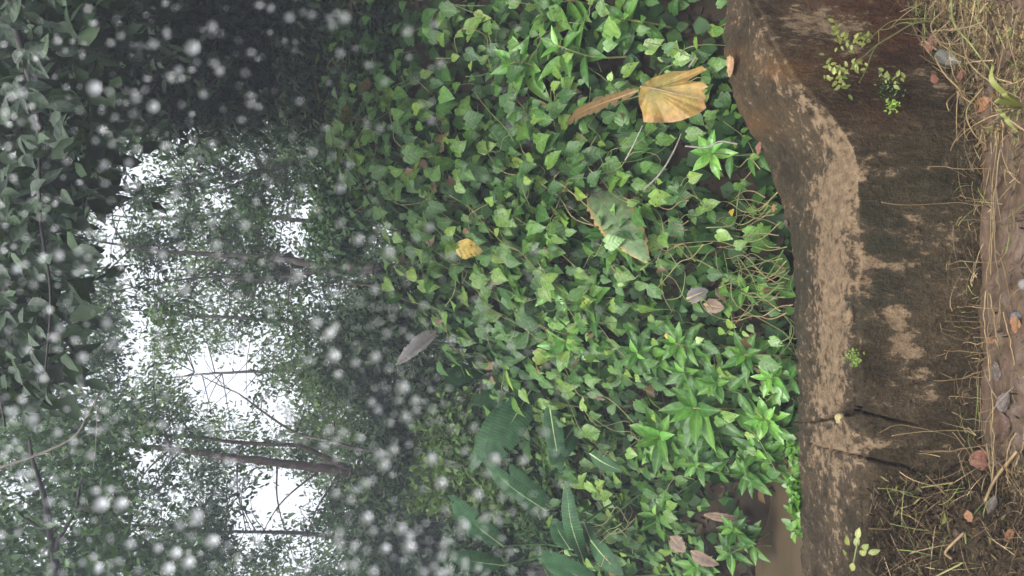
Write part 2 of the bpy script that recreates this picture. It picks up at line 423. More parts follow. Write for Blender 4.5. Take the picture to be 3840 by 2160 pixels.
# surface relief
disp = np.zeros(ppx.shape)
for s in range(NS):
    for t in range(NT):
        p = W[s, t]
        disp[s, t] = .006 * noise.noise(Vector((p[0] * 5, p[1] * 5, p[2] * 5))) + .005 * noise.noise(Vector((p[0] * 17, p[1] * 17, p[2] * 13))) + .0042 * noise.noise(Vector((p[0] * 47, p[1] * 47, p[2] * 30)))
nt_ = nrm(np.cross(np.gradient(W, axis=0), np.gradient(W, axis=1)))
cen = (W[:, :1] + W[:, N1 + N2:N1 + N2 + 1]) / 2
nt_ *= np.sign(np.median((nt_ * (W - cen)).sum(-1)))
# chipped front edge and worn pits
edge = np.exp(-((np.arange(NT) - (N1 - 1)) / 7.0) ** 2)[None] * np.array([max(0, fbm(s * .05, 3.3) - .02) for s in range(NS)])[:, None] * .03
bedge = np.exp(-((np.arange(NT) - (N1 + N2 - 2)) / 6.0) ** 2)[None] * np.array([abs(fbm(s * .07, 8.3)) for s in range(NS)])[:, None] * .022
W2 = W + nt_ * (disp - edge - bedge - .026 * np.clip(groove, 0, 1.6))[..., None]
# wear map: where the dark algae film is missing (tan concrete shows)
def blob(px, py, cx, cy, rx, ry, a=1.0): return a * np.exp(-(((px - cx) / rx) ** 2 + ((py - cy) / ry) ** 2))
wear = np.zeros(ppx.shape)
topm = np.zeros(NT); topm[N1 - 4:N1 + N2 - 3] = 1
cpx = np.interp(ppy, [-700, 0, 300, 450, 560, 700, 950, 1560, 2700], [2500, 2760, 2900, 3080, 3150, 3120, 3100, 3100, 3130])
long_n = np.array([fbm(s * .03, 5.1) for s in range(NS)])[:, None]
wear += topm * np.exp(-((ppx - cpx - 20) / (78 + 30 * long_n)) ** 2) * np.interp(ppy, [0, 300, 420, 700, 1250, 1500, 1750, 2160], [.12, .35, .7, 1.05, 1.1, .62, .34, .26])
for a in [(3360, 1200, 45, 60, .75), (3400, 1290, 60, 60, .6), (3440, 1410, 80, 80, .45), (3270, 985, 50, 25, .6), (3380, 990, 60, 25, .55), (3230, 900, 30, 80, .6), (3240, 1060, 35, 60, .55), (3200, 620, 60, 90, .55), (3330, 620, 90, 60, .22), (3450, 850, 60, 60, .35), (3560, 900, 100, 120, .20), (3100, 110, 160, 60, .45), (3010, 70, 90, 40, .4), (3180, 180, 160, 90, .3), (3520, 330, 100, 60, .35), (3620, 700, 60, 90, .2), (3300, 1660, 120, 60, .3), (3110, 1640, 90, 50, .35), (3090, 1480, 50, 50, .5), (3140, 1720, 120, 60, .3)]:
    wear += 1.1 * blob(ppx, ppy, *a)
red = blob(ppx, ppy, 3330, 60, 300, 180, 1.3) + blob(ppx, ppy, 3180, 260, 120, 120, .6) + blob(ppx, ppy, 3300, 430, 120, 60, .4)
ob_n = np.array([[.5 + .9 * noise.noise(Vector((W[s, t][0] * 7, W[s, t][1] * 7, W[s, t][2] * 7 + 4))) for t in range(NT)] for s in range(NS)])
orange = np.clip((blob(ppx, ppy, 2800, 235, 120, 50) + blob(ppx, ppy, 2960, 250, 90, 50, .7) + blob(ppx, ppy, 2860, 460, 90, 60, .9) + blob(ppx, ppy, 2740, 380, 50, 60, .6)) * ob_n * 1.4, 0, 1)  # window-glass reflection painted into the concrete colour as orange-brown blobs
alg = blob(ppx, ppy, 3280, 1130, 110, 140, .9) + blob(ppx, ppy, 3260, 760, 120, 130, .7) + blob(ppx, ppy, 3330, 900, 120, 120, .6) + blob(ppx, ppy, 2880, 480, 60, 90, .8) + blob(ppx, ppy, 3000, 1150, 42, 420, .95) + blob(ppx, ppy, 3420, 1000, 130, 260, .5) + blob(ppx, ppy, 3500, 700, 130, 200, .5)
M['concrete'], t, p, o = new_mat('weathered_concrete')
tc = nd(t, 'ShaderNodeTexCoord'); mp = nd(t, 'ShaderNodeMapping'); t.links.new(tc.outputs['Object'], mp.inputs[0]); mp.inputs['Scale'].default_value = (1, 1, .5)
n1 = nd(t, 'ShaderNodeTexNoise', Scale=34, Detail=8.0, Roughness=.72); t.links.new(mp.outputs[0], n1.inputs['Vector'])
n2 = nd(t, 'ShaderNodeTexNoise', Scale=7, Detail=5.0, Roughness=.6); t.links.new(mp.outputs[0], n2.inputs['Vector'])
n3 = nd(t, 'ShaderNodeTexNoise', Scale=110, Detail=4.0, Roughness=.7); t.links.new(tc.outputs['Object'], n3.inputs['Vector'])
aw = nd(t, 'ShaderNodeAttribute', attribute_name='wear'); ar = nd(t, 'ShaderNodeAttribute', attribute_name='red'); al = nd(t, 'ShaderNodeAttribute', attribute_name='algae'); ag = nd(t, 'ShaderNodeAttribute', attribute_name='groove')
def mth(op, a, b_=None, **k):
    n = nd(t, 'ShaderNodeMath', operation=op)
    for i, v in enumerate((a, b_)):
        if v is None: continue
        if isinstance(v, (int, float)): n.inputs[i].default_value = v
        else: t.links.new(v, n.inputs[i])
    return n.outputs[0]
base = ramp(t, n2.outputs['Fac'], [(.3, (.017, .013, .007)), (.5, (.033, .025, .014)), (.72, (.064, .046, .027))]).outputs[0]
base = mix(t, 1.0, base, ramp(t, n3.outputs['Fac'], [(.3, (.35, .35, .35)), (.7, (1.65, 1.6, 1.5))]).outputs[0], 'MULTIPLY')
base = mix(t, mth('MULTIPLY', al.outputs['Fac'], .75), base, (.020, .021, .012))
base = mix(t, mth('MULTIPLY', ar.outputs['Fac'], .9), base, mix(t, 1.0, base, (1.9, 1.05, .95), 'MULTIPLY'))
tan = ramp(t, n1.outputs['Fac'], [(.3, (.062, .043, .025)), (.5, (.140, .098, .058)), (.72, (.225, .163, .100))]).outputs[0]
v = mth('ADD', mth('MULTIPLY', aw.outputs['Fac'], .74), mth('MULTIPLY', mth('SUBTRACT', n1.outputs['Fac'], .5), 2.9))
v = mth('ADD', v, mth('MULTIPLY', mth('SUBTRACT', n2.outputs['Fac'], .5), .7))
mp2 = nd(t, 'ShaderNodeMapping'); t.links.new(tc.outputs['Object'], mp2.inputs[0]); mp2.inputs['Scale'].default_value = (1, 1, .10)
n4 = nd(t, 'ShaderNodeTexNoise', Scale=22, Detail=5.0, Roughness=.6); t.links.new(mp2.outputs[0], n4.inputs['Vector'])
v = mth('ADD', v, mth('MULTIPLY', mth('SUBTRACT', n4.outputs['Fac'], .5), .7))
midc = mix(t, n1.outputs['Fac'], (.021, .016, .009), (.080, .057, .033))
colr = mix(t, ramp(t, v, [(.0, (0, 0, 0)), (.36, (.85, .85, .85))]).outputs[0], base, midc)
colr = mix(t, ramp(t, v, [(.33, (0, 0, 0)), (.52, (1, 1, 1))]).outputs[0], colr, tan)
ao_ = nd(t, 'ShaderNodeAttribute', attribute_name='orange')
colr = mix(t, mth('MULTIPLY', ao_.outputs['Fac'], .75), colr, mix(t, n1.outputs['Fac'], (.07, .035, .012), (.17, .085, .028)))  # lays the painted reflection tint over the concrete
vo = nd(t, 'ShaderNodeTexVoronoi', Scale=75.0); t.links.new(tc.outputs['Object'], vo.inputs['Vector'])
colr = mix(t, ramp(t, vo.outputs['Distance'], [(.10, (.8, .8, .8)), (.22, (0, 0, 0))]).outputs[0], colr, mix(t, .5, colr, (.012, .010, .007)))
colr = mix(t, mth('MINIMUM', mth('MULTIPLY', ag.outputs['Fac'], .75), .85), colr, (.018, .013, .009))
t.links.new(colr, p.inputs['Base Color']); p.inputs['Roughness'].default_value = .78; p.inputs['Specular IOR Level'].default_value = .14
bn = nd(t, 'ShaderNodeBump', Strength=1.0, Distance=.02); t.links.new(mth('ADD', n1.outputs['Fac'], mth('MULTIPLY', n3.outputs['Fac'], .5)), bn.inputs['Height']); t.links.new(bn.outputs[0], p.inputs['Normal'])
wall_loc = np.array([-.2, 2.2, 0])
wt = thing('concrete_wall', 'low weathered brown concrete wall with a cracked dark mossy face and worn tan top', 'wall', wall_loc)
qs = grid_faces(NS, NT)
fc_py = ppy.ravel()[qs].mean(1); fc_px = ppx.ravel()[qs].mean(1)
jx = np.array([-5000, 2940, 3000, 3055, 3100, 3150, 3195, 3225, 3255, 3310, 3360, 3400, 3435, 3560, 9000]); jy = np.array([1578, 1578, 1579, 1581, 1572, 1556, 1540, 1532, 1550, 1562, 1580, 1582, 1590, 1610, 1610])
lft = fc_py > np.interp(fc_px, jx, jy)
for side in (lft, ~lft):
    q = qs[side]; use, inv = np.unique(q, return_inverse=True)
    me = build_mesh('wall_section', W2.reshape(-1, 3)[use] - wall_loc, [inv.reshape(-1, 4)], M['concrete'], True,
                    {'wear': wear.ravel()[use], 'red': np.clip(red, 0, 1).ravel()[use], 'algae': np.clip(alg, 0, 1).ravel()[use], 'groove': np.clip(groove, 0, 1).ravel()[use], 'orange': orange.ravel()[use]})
    link('wall_section', me, wt)

# ------------------------------------------------------------------ heaps of soil against the wall (left: wet leaf litter, right: dry grass)
def heap(name, pyv, pxv, depth, mat, seed):
    n, mm = 90, 40
    py = np.linspace(pyv[0], pyv[-1], n); top = np.interp(py, pyv if pyv[0] < pyv[-1] else pyv[::-1], pxv if pyv[0] < pyv[-1] else pxv[::-1])
    G = np.zeros((n, mm, 3))
    for i in range(n):
        a = wall_pt(top[i], py[i], -.01); b_ = a.copy(); b_[1] = a[1] - depth - .8 * a[2]; b_[2] = -.03
        for j in range(mm):
            u = j / (mm - 1)
            G[i, j] = a * (1 - u) + b_ * u
            G[i, j, 2] = a[2] + .0 + (b_[2] - a[2]) * (1 - (1 - u) ** 1.35) + .02 * fbm(G[i, j, 0] * 9 + seed, G[i, j, 1] * 9) * (1 if 0 < j else 0)
    o = link(name, build_mesh(name, G.reshape(-1, 3), [grid_faces(n, mm)], mat)); tag(o, kind='structure')
    return G
M['litter_soil'] = plain_mat('wet_litter_soil', [(.3, (.014, .010, .005)), (.7, (.048, .033, .018))], scale=30, rough=.85, spec=.1)
GL = heap('leafy_soil', [1690, 1780, 1830, 1900, 1980, 2160, 2500], [3690, 3655, 3600, 3540, 3490, 3440, 3420], .30, M['litter_soil'], 3)
GR = heap('grassy_soil', [520, 430, 330, 200, 100, 0, -400], [3690, 3640, 3570, 3480, 3440, 3400, 3330], .30, M['litter_soil'], 13)
def on_heap(G, n, pw=1.0):
    i = (rng.random(n) * (G.shape[0] - 1)); j = rng.random(n) ** pw * (G.shape[1] - 1)
    i0 = i.astype(int); j0 = j.astype(int); fi = (i - i0)[:, None]; fj = (j - j0)[:, None]
    i1 = np.minimum(i0 + 1, G.shape[0] - 1); j1 = np.minimum(j0 + 1, G.shape[1] - 1)
    return (G[i0, j0] * (1 - fi) + G[i1, j0] * fi) * (1 - fj) + (G[i0, j1] * (1 - fi) + G[i1, j1] * fi) * fj
TREE_L = BVHTree.FromPolygons([V3(q) for q in GL.reshape(-1, 3)], grid_faces(*GL.shape[:2]).tolist())
TREE_R = BVHTree.FromPolygons([V3(q) for q in GR.reshape(-1, 3)], grid_faces(*GR.shape[:2]).tolist())
def near_hit(px, py, off=.012):
    """first point of the ground, heaps or wall on the ray through a photo pixel, lifted a little towards the eye"""
    d = ray(np.array(float(px)), np.array(float(py))); best = None
    for tr in (TREE_L, TREE_R):
        loc, nn, _, dist = tr.ray_cast(V3(CAM), V3(nrm(d)))
        if loc is not None and (best is None or dist < best[1]): best = (np.array(loc), dist, np.array(nn))
    bp = np.interp(py, ST[:, 0], ST[:, 1])
    P = wall_pt(px, py, 0) if px < bp else at_z(px, py, 0)
    n0 = np.array([0, -.2, 1.0]) if px >= bp else (np.array([0, -.9, .35]) if px > np.interp(py, ST[:, 0], ST[:, 2]) else np.array([0, -.1, 1.0]))
    if best is not None and best[1] < np.linalg.norm(P - CAM): P = best[0]; n0 = best[2] * (1 if best[2][2] > 0 else -1)
    return P + nrm(n0) * off, nrm(n0)
M['litter'] = plain_mat('wet_dead_leaf', [(0, (.012, .008, .004)), (.5, (.026, .018, .010)), (.8, (.042, .028, .015)), (.95, (.070, .045, .022)), (1, (.10, .09, .03))], src='attr', scale=60, rough=.75, spec=.2)
M['straw'] = plain_mat('dry_straw', [(0, (.05, .034, .016)), (.4, (.11, .075, .034)), (.7, (.19, .13, .06)), (.88, (.30, .22, .11)), (.93, (.13, .17, .035)), (1, (.10, .15, .03))], src='attr', scale=30, rough=.6)
def litter(P, name, lmin, lmax, mat, label=None, flat=.5):
    n = len(P); d = nrm(rng.normal(size=(n, 3)) * [1, .8, .55]); nn = nrm(np.array([0, -.45, .8]) + rng.normal(size=(n, 3)) * flat)
    L = rng.uniform(lmin, lmax, n); V, Q, a = leaf_cloud(P + rng.normal(size=(n, 3)) * .006, d, nn, L, L * rng.uniform(.07, .34, n), rng.random(n) ** 1.3, curl=rng.uniform(-.5, .9, n)[:, None])
    o = link(name, Bag().add(V, Q, var=a).mesh(name, mat)); tag(o, kind='stuff'); return o
def blades(P, name, lmin, lmax, mat, up=.5, wid=.0022, parent=None, kind='stuff', bias=(0, 0, 0)):
    bg_ = Bag()
    for p_ in P:
        L = random.uniform(lmin, lmax); a = nrm(np.array([random.gauss(0, 1), random.gauss(0, .8), random.gauss(up, .5)]) + bias); s_ = nrm(np.cross(a, [random.gauss(0, 1), random.gauss(0, 1), .3]))
        bend = np.array([random.gauss(0, .4), random.gauss(0, .3), -abs(random.gauss(.25, .3))])
        u = np.linspace(0, 1, 6)[:, None]; c_ = p_ + a * L * u + bend * L * u ** 2
        c_[:, 2] = np.maximum(c_[:, 2], .004)
        ww = wid * random.uniform(.6, 1.5) * (1 - .75 * u)
        bg_.add(np.stack([c_ - s_ * ww, c_ + s_ * ww], 1).reshape(-1, 3), np.array([[2 * q, 2 * q + 1, 2 * q + 3, 2 * q + 2] for q in range(5)]), var=random.random())
    o = link(name, bg_.mesh(name, mat), parent)
    if kind: tag(o, kind=kind)
    return o
litter(on_heap(GL, 15000, .9), 'wet_leaf_litter', .005, .028, M['litter'], flat=.8)
litter(on_heap(GR, 5000), 'dry_leaf_litter', .006, .035, M['litter'])
blades(on_heap(GR, 2600), 'dry_grass', .05, .20, M['straw'], up=.2, wid=.0016)
blades(on_heap(GL, 1300), 'fallen_stems', .02, .12, M['straw'], up=.1, wid=.0010)
nm = 2600
mx_ = rng.uniform(-1.3, 1.0, nm); my_ = rng.uniform(1.68, 1.98, nm)
keep = rng.random(nm) < np.clip(.25 + .7 * (np.abs(mx_ + .05) - .15) * 1.6, .12, 1)
litter(np.stack([mx_, my_, np.full(nm, .012)], -1)[keep], 'scattered_litter', .008, .03, M['litter'], flat=.3)
ns = 900
sx_ = rng.uniform(-1.3, .6, ns); keep = rng.random(ns) < np.where(sx_ < -.3, 1, np.where(sx_ > .2, .8, .28))
blades(np.stack([sx_, rng.uniform(1.70, 1.99, ns), np.full(ns, .012)], -1)[keep], 'straw_litter', .04, .14, M['straw'], up=.03, wid=.0014)

n = 3000
dy_ = rng.uniform(1700, 2500, n); dx_ = 3240 + 330 * rng.random(n) ** .75; k_ = rng.random(n) < np.clip((dy_ - 1740) / 130, 0, 1) * np.clip((dx_ - 3225 + (dy_ - 1800) * .1) / 90, 0, 1)
DP = np.array([wall_pt(a, b_, .006) for a, b_ in zip(dx_[k_], dy_[k_])])
o = litter(DP, 'wall_leaf_litter', .008, .03, M['litter'], flat=.7)
blades(DP[rng.random(len(DP)) < .26], 'wall_moss_stems', .03, .12, M['straw'], up=-.4, wid=.0010, bias=(0, -.1, 0))
fb = np.array([wall_pt(3690 - abs(random.gauss(0, 60)), random.uniform(430, 1750), .008) for _ in range(260)])
blades(fb, 'wall_foot_straw', .03, .11, M['straw'], up=.5, wid=.0009)
# ------------------------------------------------------------------ leaf shapes
def heart_leaf(seed, mat, narrow=1.0, notch=0):
    r = random.Random(seed)
    T = [0, .08, .20, .35, .52, .68, .82, .93, 1.0]; Wd = [.40, .46, .485, .455, .365, .245, .13, .045, .004]
    U = [-1, -.72, -.36, 0, .36, .72, 1]; lob = [.07, -.095, -.15, -.01, -.15, -.095, .07]
    V = []
    asym = r.uniform(-.05, .05); dr = r.uniform(.05, .25); fold = r.uniform(.03, .20); bite = [(r.choice([-1, 1]), r.uniform(.1, .75), r.uniform(.15, .4)) for _ in range(notch)]
    for i, tv in enumerate(T):
        for j, u in enumerate(U):
            wv = Wd[i] * narrow * (1 + r.uniform(-.04, .04)) + asym * u * Wd[i]
            for sd, bt_, ba in bite:
                if u * sd > .5: wv *= 1 - ba * math.exp(-((tv - bt_) / .09) ** 2)
            y = tv + lob[j] * (1 - tv) ** 6
            z = fold * abs(u) ** 1.3 * Wd[i] - dr * tv ** 2 + .03 * math.sin(5 * tv + seed + 2 * u) * abs(u)
            V.append((u * wv, y, z))
    return build_mesh('heart_leaf', V, [grid_faces(9, 7)], mat)
def lance_leaf(seed, mat, width=.30):
    r = random.Random(seed)
    T = [0, .10, .26, .44, .62, .78, .91, 1.0]; Wd = [.02, .42, .86, 1.0, .86, .55, .22, 0]
    U = [-1, -.5, 0, .5, 1]; dr = r.uniform(.08, .32); fold = r.uniform(.15, .45); V = []
    for i, tv in enumerate(T):
        for u in U:
            wv = Wd[i] * width * .5 * (1 + r.uniform(-.05, .05))
            V.append((u * wv, tv, fold * abs(u) * wv - dr * tv ** 2 + .012 * math.sin(9 * tv + seed + u)))
    Fq = [(i * 5 + j, i * 5 + j + 1, (i + 1) * 5 + j + 1, (i + 1) * 5 + j) for i in range(6) for j in range(4)]
    return build_mesh('lance_leaf', V, [np.array(Fq), np.array([(30 + j, 31 + j, 37) for j in range(4)])], mat)
HEART = [heart_leaf(s, M['vine'], narrow=random.uniform(.74, .96), notch=[0, 0, 1, 0, 1, 2][s % 6]) for s in range(12)]
HEART_L = [heart_leaf(s, M['vine_light'], narrow=random.uniform(.76, .96), notch=[0, 1, 0][s % 3]) for s in range(5)]
HEART_Y = [heart_leaf(s + 40, M['yellow'], narrow=.85, notch=1) for s in range(2)]
HEART_B = [heart_leaf(s + 70, M['vine_dead'], narrow=.8, notch=3) for s in range(4)]
LANCE = [lance_leaf(s, M['shrub'], random.uniform(.34, .48)) for s in range(7)]
LANCE_L = [lance_leaf(s, M['shrub_light'], random.uniform(.32, .46)) for s in range(4)]

# ------------------------------------------------------------------ vines on the bank
VINES = [  # photo px, py of the patch's middle, label
    (1400, 150, 'dark shaded vine high on the bank beside the dim undergrowth'),
    (1480, 520, 'vine of heart-shaped leaves along the top of the bank under the trees'),
    (1640, 820, 'vine climbing the crest of the bank below the pale twin trunks'),
    (1780, 1120, 'vine around the single yellow leaf near the crest of the bank'),
    (1950, 420, 'vine with large drooping heart leaves above the dead yellow banana leaf'),
    (2100, 700, 'vine of large heart leaves draped over the middle of the bank'),
    (2180, 980, 'vine with many insect holes in its leaves over the dark hollow'),
    (2230, 120, 'vine over reddish earth above the far end of the wall'),
    (2560, 110, 'pale green vine touching the raised end of the wall'),
    (2560, 640, 'thin vine between the withered grey-green leaf and the wall'),
    (2620, 960, 'ragged yellowing vine with brown leaves just behind the wall'),
    (2380, 1200, 'vine below the bright rosette shrub at mid bank'),
    (2330, 1480, 'bright green vine with lime heart leaves beside the big banana leaves'),
    (2420, 1800, 'vine carpet on the low bank above the brown stream bed'),
    (2300, 2060, 'vine around the small white flower beside the palm frond'),
    (2700, 1300, 'vine leaves creeping among shrubs behind the wall crack'),
]
vc = np.array([bank_hit(np.array(a), np.array(b_)) for a, b_, _ in VINES])
vobj = [thing('heart_leaf_vine', l, 'vine', p_, 'vines covering the bank') for (_, _, l), p_ in zip(VINES, vc)]
def vine_density(px, py):
    d = np.ones(px.shape)
    top = np.interp(py, [0, 400, 800, 1100, 1300, 1500, 1800, 2160], [1330, 1290, 1430, 1560, 1760, 2010, 2080, 2150])
    d *= np.clip((px - top) / 90 + .4, 0, 1)
    d *= np.where((px > 2790) & (py > 1840), 0.0, 1)
    d *= np.where((px > 2620) & (py > 1750), .35, 1)
    d *= np.where((px > 2640) & (py > 560) & (py < 1180), .42, 1)
    d *= np.where((px > 2300) & (px < 2620) & (py > 1040) & (py < 1130), .6, 1)
    d *= 1 - .55 * np.exp(-(((px - 2230) / 110) ** 2 + ((py - 770) / 110) ** 2))
    d *= 1 - .6 * np.exp(-(((px - 2560) / 60) ** 2 + ((py - 30) / 120) ** 2))
    d *= np.interp(py, [0, 330, 420], [.5, .6, 1])
    d *= np.where((px > 2330) & (py > 1230), .62, 1)
    d *= np.where((px < 2060) & (py > 1520), .4, 1)
    return d
NC = 90000
cx_ = rng.uniform(-2.5, 2.6, NC); cy_ = rng.uniform(2.75, 6.0, NC)
cz_ = bank(cx_, cy_); bn_ = bank_normal(cx_, cy_)
area_w = 1 / bn_[:, 2]; area_w /= area_w.max()
qpx, qpy = project(np.stack([cx_, cy_, cz_], -1))
okm = (qpx > 1150) & (qpx < 3060) & (qpy > -130) & (qpy < 2290) & (rng.random(NC) < area_w * 1.8) & (rng.random(NC) < vine_density(qpx, qpy))
ids = np.nonzero(okm)[0]
C_ = np.stack([cx_, cy_, cz_], -1)
# hidden behind the wall?
bt = np.interp(qpy, ST[:, 0], ST[:, 3])
ids = ids[qpx[ids] < bt[ids] + 60]
NLEAF = 3900
lead = ids[:NLEAF]; rest = ids[NLEAF:NLEAF + 11000] if len(ids) > NLEAF else ids
owner = lambda P: np.argmin(((P[:, None] - vc[None]) ** 2).sum(-1), 1)
own = owner(C_[lead]); counts = np.zeros(len(VINES), int)
for q, ow in zip(lead, own):
    if counts[ow] >= 295: continue
    counts[ow] += 1
    n0 = bn_[q]; down = nrm(np.array([0, 0, -1.0]) - n0 * -n0[2] + np.array([0, -.25, 0]))
    h = random.uniform(.02, .24) + (.08 if random.random() < .15 else 0)
    pos = C_[q] + n0 * h
    nn = nrm(n0 * .9 + np.array([0, -.25, .45]) + rng.normal(size=3) * .38)
    tip = nrm(down + rng.normal(size=3) * .48)
    px_, py_ = qpx[q], qpy[q]
    size = (random.uniform(.045, .075) if random.random() < .45 else random.uniform(.075, .125)) * (1.12 if px_ < 2150 else .9)
    if px_ > 2500: size *= .85
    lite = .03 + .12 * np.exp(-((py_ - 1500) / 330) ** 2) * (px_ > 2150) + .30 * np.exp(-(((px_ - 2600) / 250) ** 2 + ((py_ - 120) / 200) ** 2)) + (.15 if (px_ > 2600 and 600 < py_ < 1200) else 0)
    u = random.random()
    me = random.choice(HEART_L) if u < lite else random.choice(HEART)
    if px_ > 2480 and 620 < py_ < 1180 and random.random() < .015: me = random.choice(HEART_Y)
    if random.random() < .03 + (.05 if px_ > 2450 and 600 < py_ < 1250 else 0): me = random.choice(HEART_B); nn = nrm(nn + rng.normal(size=3) * .5)
    place('leaf', me, vobj[ow], pos, tip, nn, size)
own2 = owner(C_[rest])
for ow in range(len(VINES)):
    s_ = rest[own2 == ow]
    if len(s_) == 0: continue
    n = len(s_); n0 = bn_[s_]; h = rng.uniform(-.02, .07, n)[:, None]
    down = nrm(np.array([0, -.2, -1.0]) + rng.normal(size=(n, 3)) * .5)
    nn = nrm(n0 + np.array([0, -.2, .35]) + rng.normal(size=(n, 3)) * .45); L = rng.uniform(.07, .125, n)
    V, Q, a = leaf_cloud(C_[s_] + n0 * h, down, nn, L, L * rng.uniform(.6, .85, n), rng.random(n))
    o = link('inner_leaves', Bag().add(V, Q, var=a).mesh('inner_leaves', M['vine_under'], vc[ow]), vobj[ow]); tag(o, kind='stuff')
# runners: winding stems over the surface
for ow in range(len(VINES)):
    for _ in range(7):
        x0, y0 = vc[ow][0] + random.gauss(0, .3), vc[ow][1] + random.gauss(0, .25); a = random.uniform(0, 6.28); pts = []
        for q in range(7):
            z0 = float(bank(np.array(x0), np.array(y0))); nb = bank_normal(np.array(x0), np.array(y0))
            pts.append(np.array([x0, y0, z0]) + nb * random.uniform(.08, .24)); a += random.gauss(0, .7)
            x0 += .10 * math.cos(a); y0 += .07 * math.sin(a)
        V, Q, T_ = tube(smooth_path(pts, 22), [.0028, .0016], 5)
        link('runner', Bag().add(V, Q, T_).mesh('runner', M['stem'], vc[ow]), vobj[ow])
# the single yellow leaf (a part that looks different)
yp = bank_hit(np.array(1805.), np.array(940.)) + np.array([0, -.36, .12])
o = place('leaf', HEART_Y[0], vobj[3], yp, (-.25, -.2, -1), (0, -.95, .25), .15); o['label'] = 'single yellow leaf full of small holes'

n = 9000
lx = rng.uniform(-2.5, 2.6, n); ly = rng.uniform(2.7, 5.6, n); lz = bank(lx, ly)
k_ = ~((lx < -.85) & (ly < 4.0))
P = np.stack([lx, ly, lz + .015], -1)[k_]; n = len(P); L = rng.uniform(.03, .09, n)
V, Q, a = leaf_cloud(P, nrm(rng.normal(size=(n, 3))), nrm(bank_normal(P[:, 0], P[:, 1]) + rng.normal(size=(n, 3)) * .5), L, L * rng.uniform(.3, .6, n), rng.random(n) * .8)
tag(link('bank_leaf_litter', Bag().add(V, Q, var=a).mesh('bank_leaf_litter', M['litter'])), kind='stuff')
# ------------------------------------------------------------------ shrubs with whorled lance-shaped leaves
SHRUBS = [  # px, py, leaf length in px, young?, label
    (2473, 1637, 105, 0, 'tallest whorled shrub in the gap between the lime heart leaves and the wall'),
    (2865, 1577, 90, 1, 'yellow-green whorled shrub right behind the through crack of the wall'),
    (2790, 1775, 110, 0, 'drooping shrub leaning over the brown stream bed'),
    (2742, 1985, 90, 0, 'bright small shrub standing at the edge of the brown silt'),
    (2725, 2080, 75, 0, 'low whorled shrub farthest along the silt edge'),
    (2385, 1324, 100, 0, 'dark green rosette shrub just below the bright young rosette'),
    (2530, 1288, 85, 0, 'shrub with curled pale heart at mid height of the low bank'),
    (2114, 1290, 130, 1, 'bright young rosette shrub rising out of the vines beside the banana leaves'),
    (2600, 1530, 120, 0, 'wide shrub with long ribbed leaves between two whorled shrubs'),
    (2680, 1440, 95, 0, 'dark shrub half hidden behind the tan middle of the wall'),
    (2880, 1410, 80, 1, 'small light shrub peeping over the wall edge near the crack'),
    (2790, 1330, 75, 0, 'low dark shrub in the shade behind the wall'),
    (2210, 1130, 105, 0, 'dark shrub in the hollow beneath the holed vine leaves'),
    (2060, 1080, 90, 1, 'small light sprig between vine leaves near the yellow leaf'),
    (2290, 850, 105, 0, 'bluish dark shrub in the deep hollow of the bank'),
    (2653, 574, 75, 1, 'slender light sprig beside the bare pale twig'),
    (2330, 70, 115, 0, 'large veined shrub leaf cluster over the red earth'),
    (1930, 235, 95, 1, 'pale rosette on the shaded upper bank'),
    (2090, 170, 100, 0, 'dark strap-leaved shrub on the shaded upper bank'),
    (2450, 1930, 90, 0, 'shrub sprouting through the vine carpet above the silt'),
    (2610, 2130, 80, 0, 'shrub among the curled tan dead leaves above the silt'),
    (1985, 1500, 90, 0, 'shrub with hanging tips where the vines meet the banana leaves'),
    (1880, 1010, 80, 0, 'small shrub beside the yellow leaf on the crest'),
    (2660, 1640, 105, 0, 'shrub with crowded upright leaves facing the second crack'),
    (2050, 40, 100, 0, 'tall dark shrub at the shaded edge of the bank'),
    (2830, 1690, 90, 0, 'shrub bending over the wall edge beside the second crack'),
    (2560, 1400, 90, 0, 'broad shrub in the middle of the low bank'),
    (2600, 1750, 85, 0, 'shrub in the vine carpet above the drooping shrub'),
    (2780, 1100, 70, 0, 'dark small shrub beneath the bare tendrils'),
]
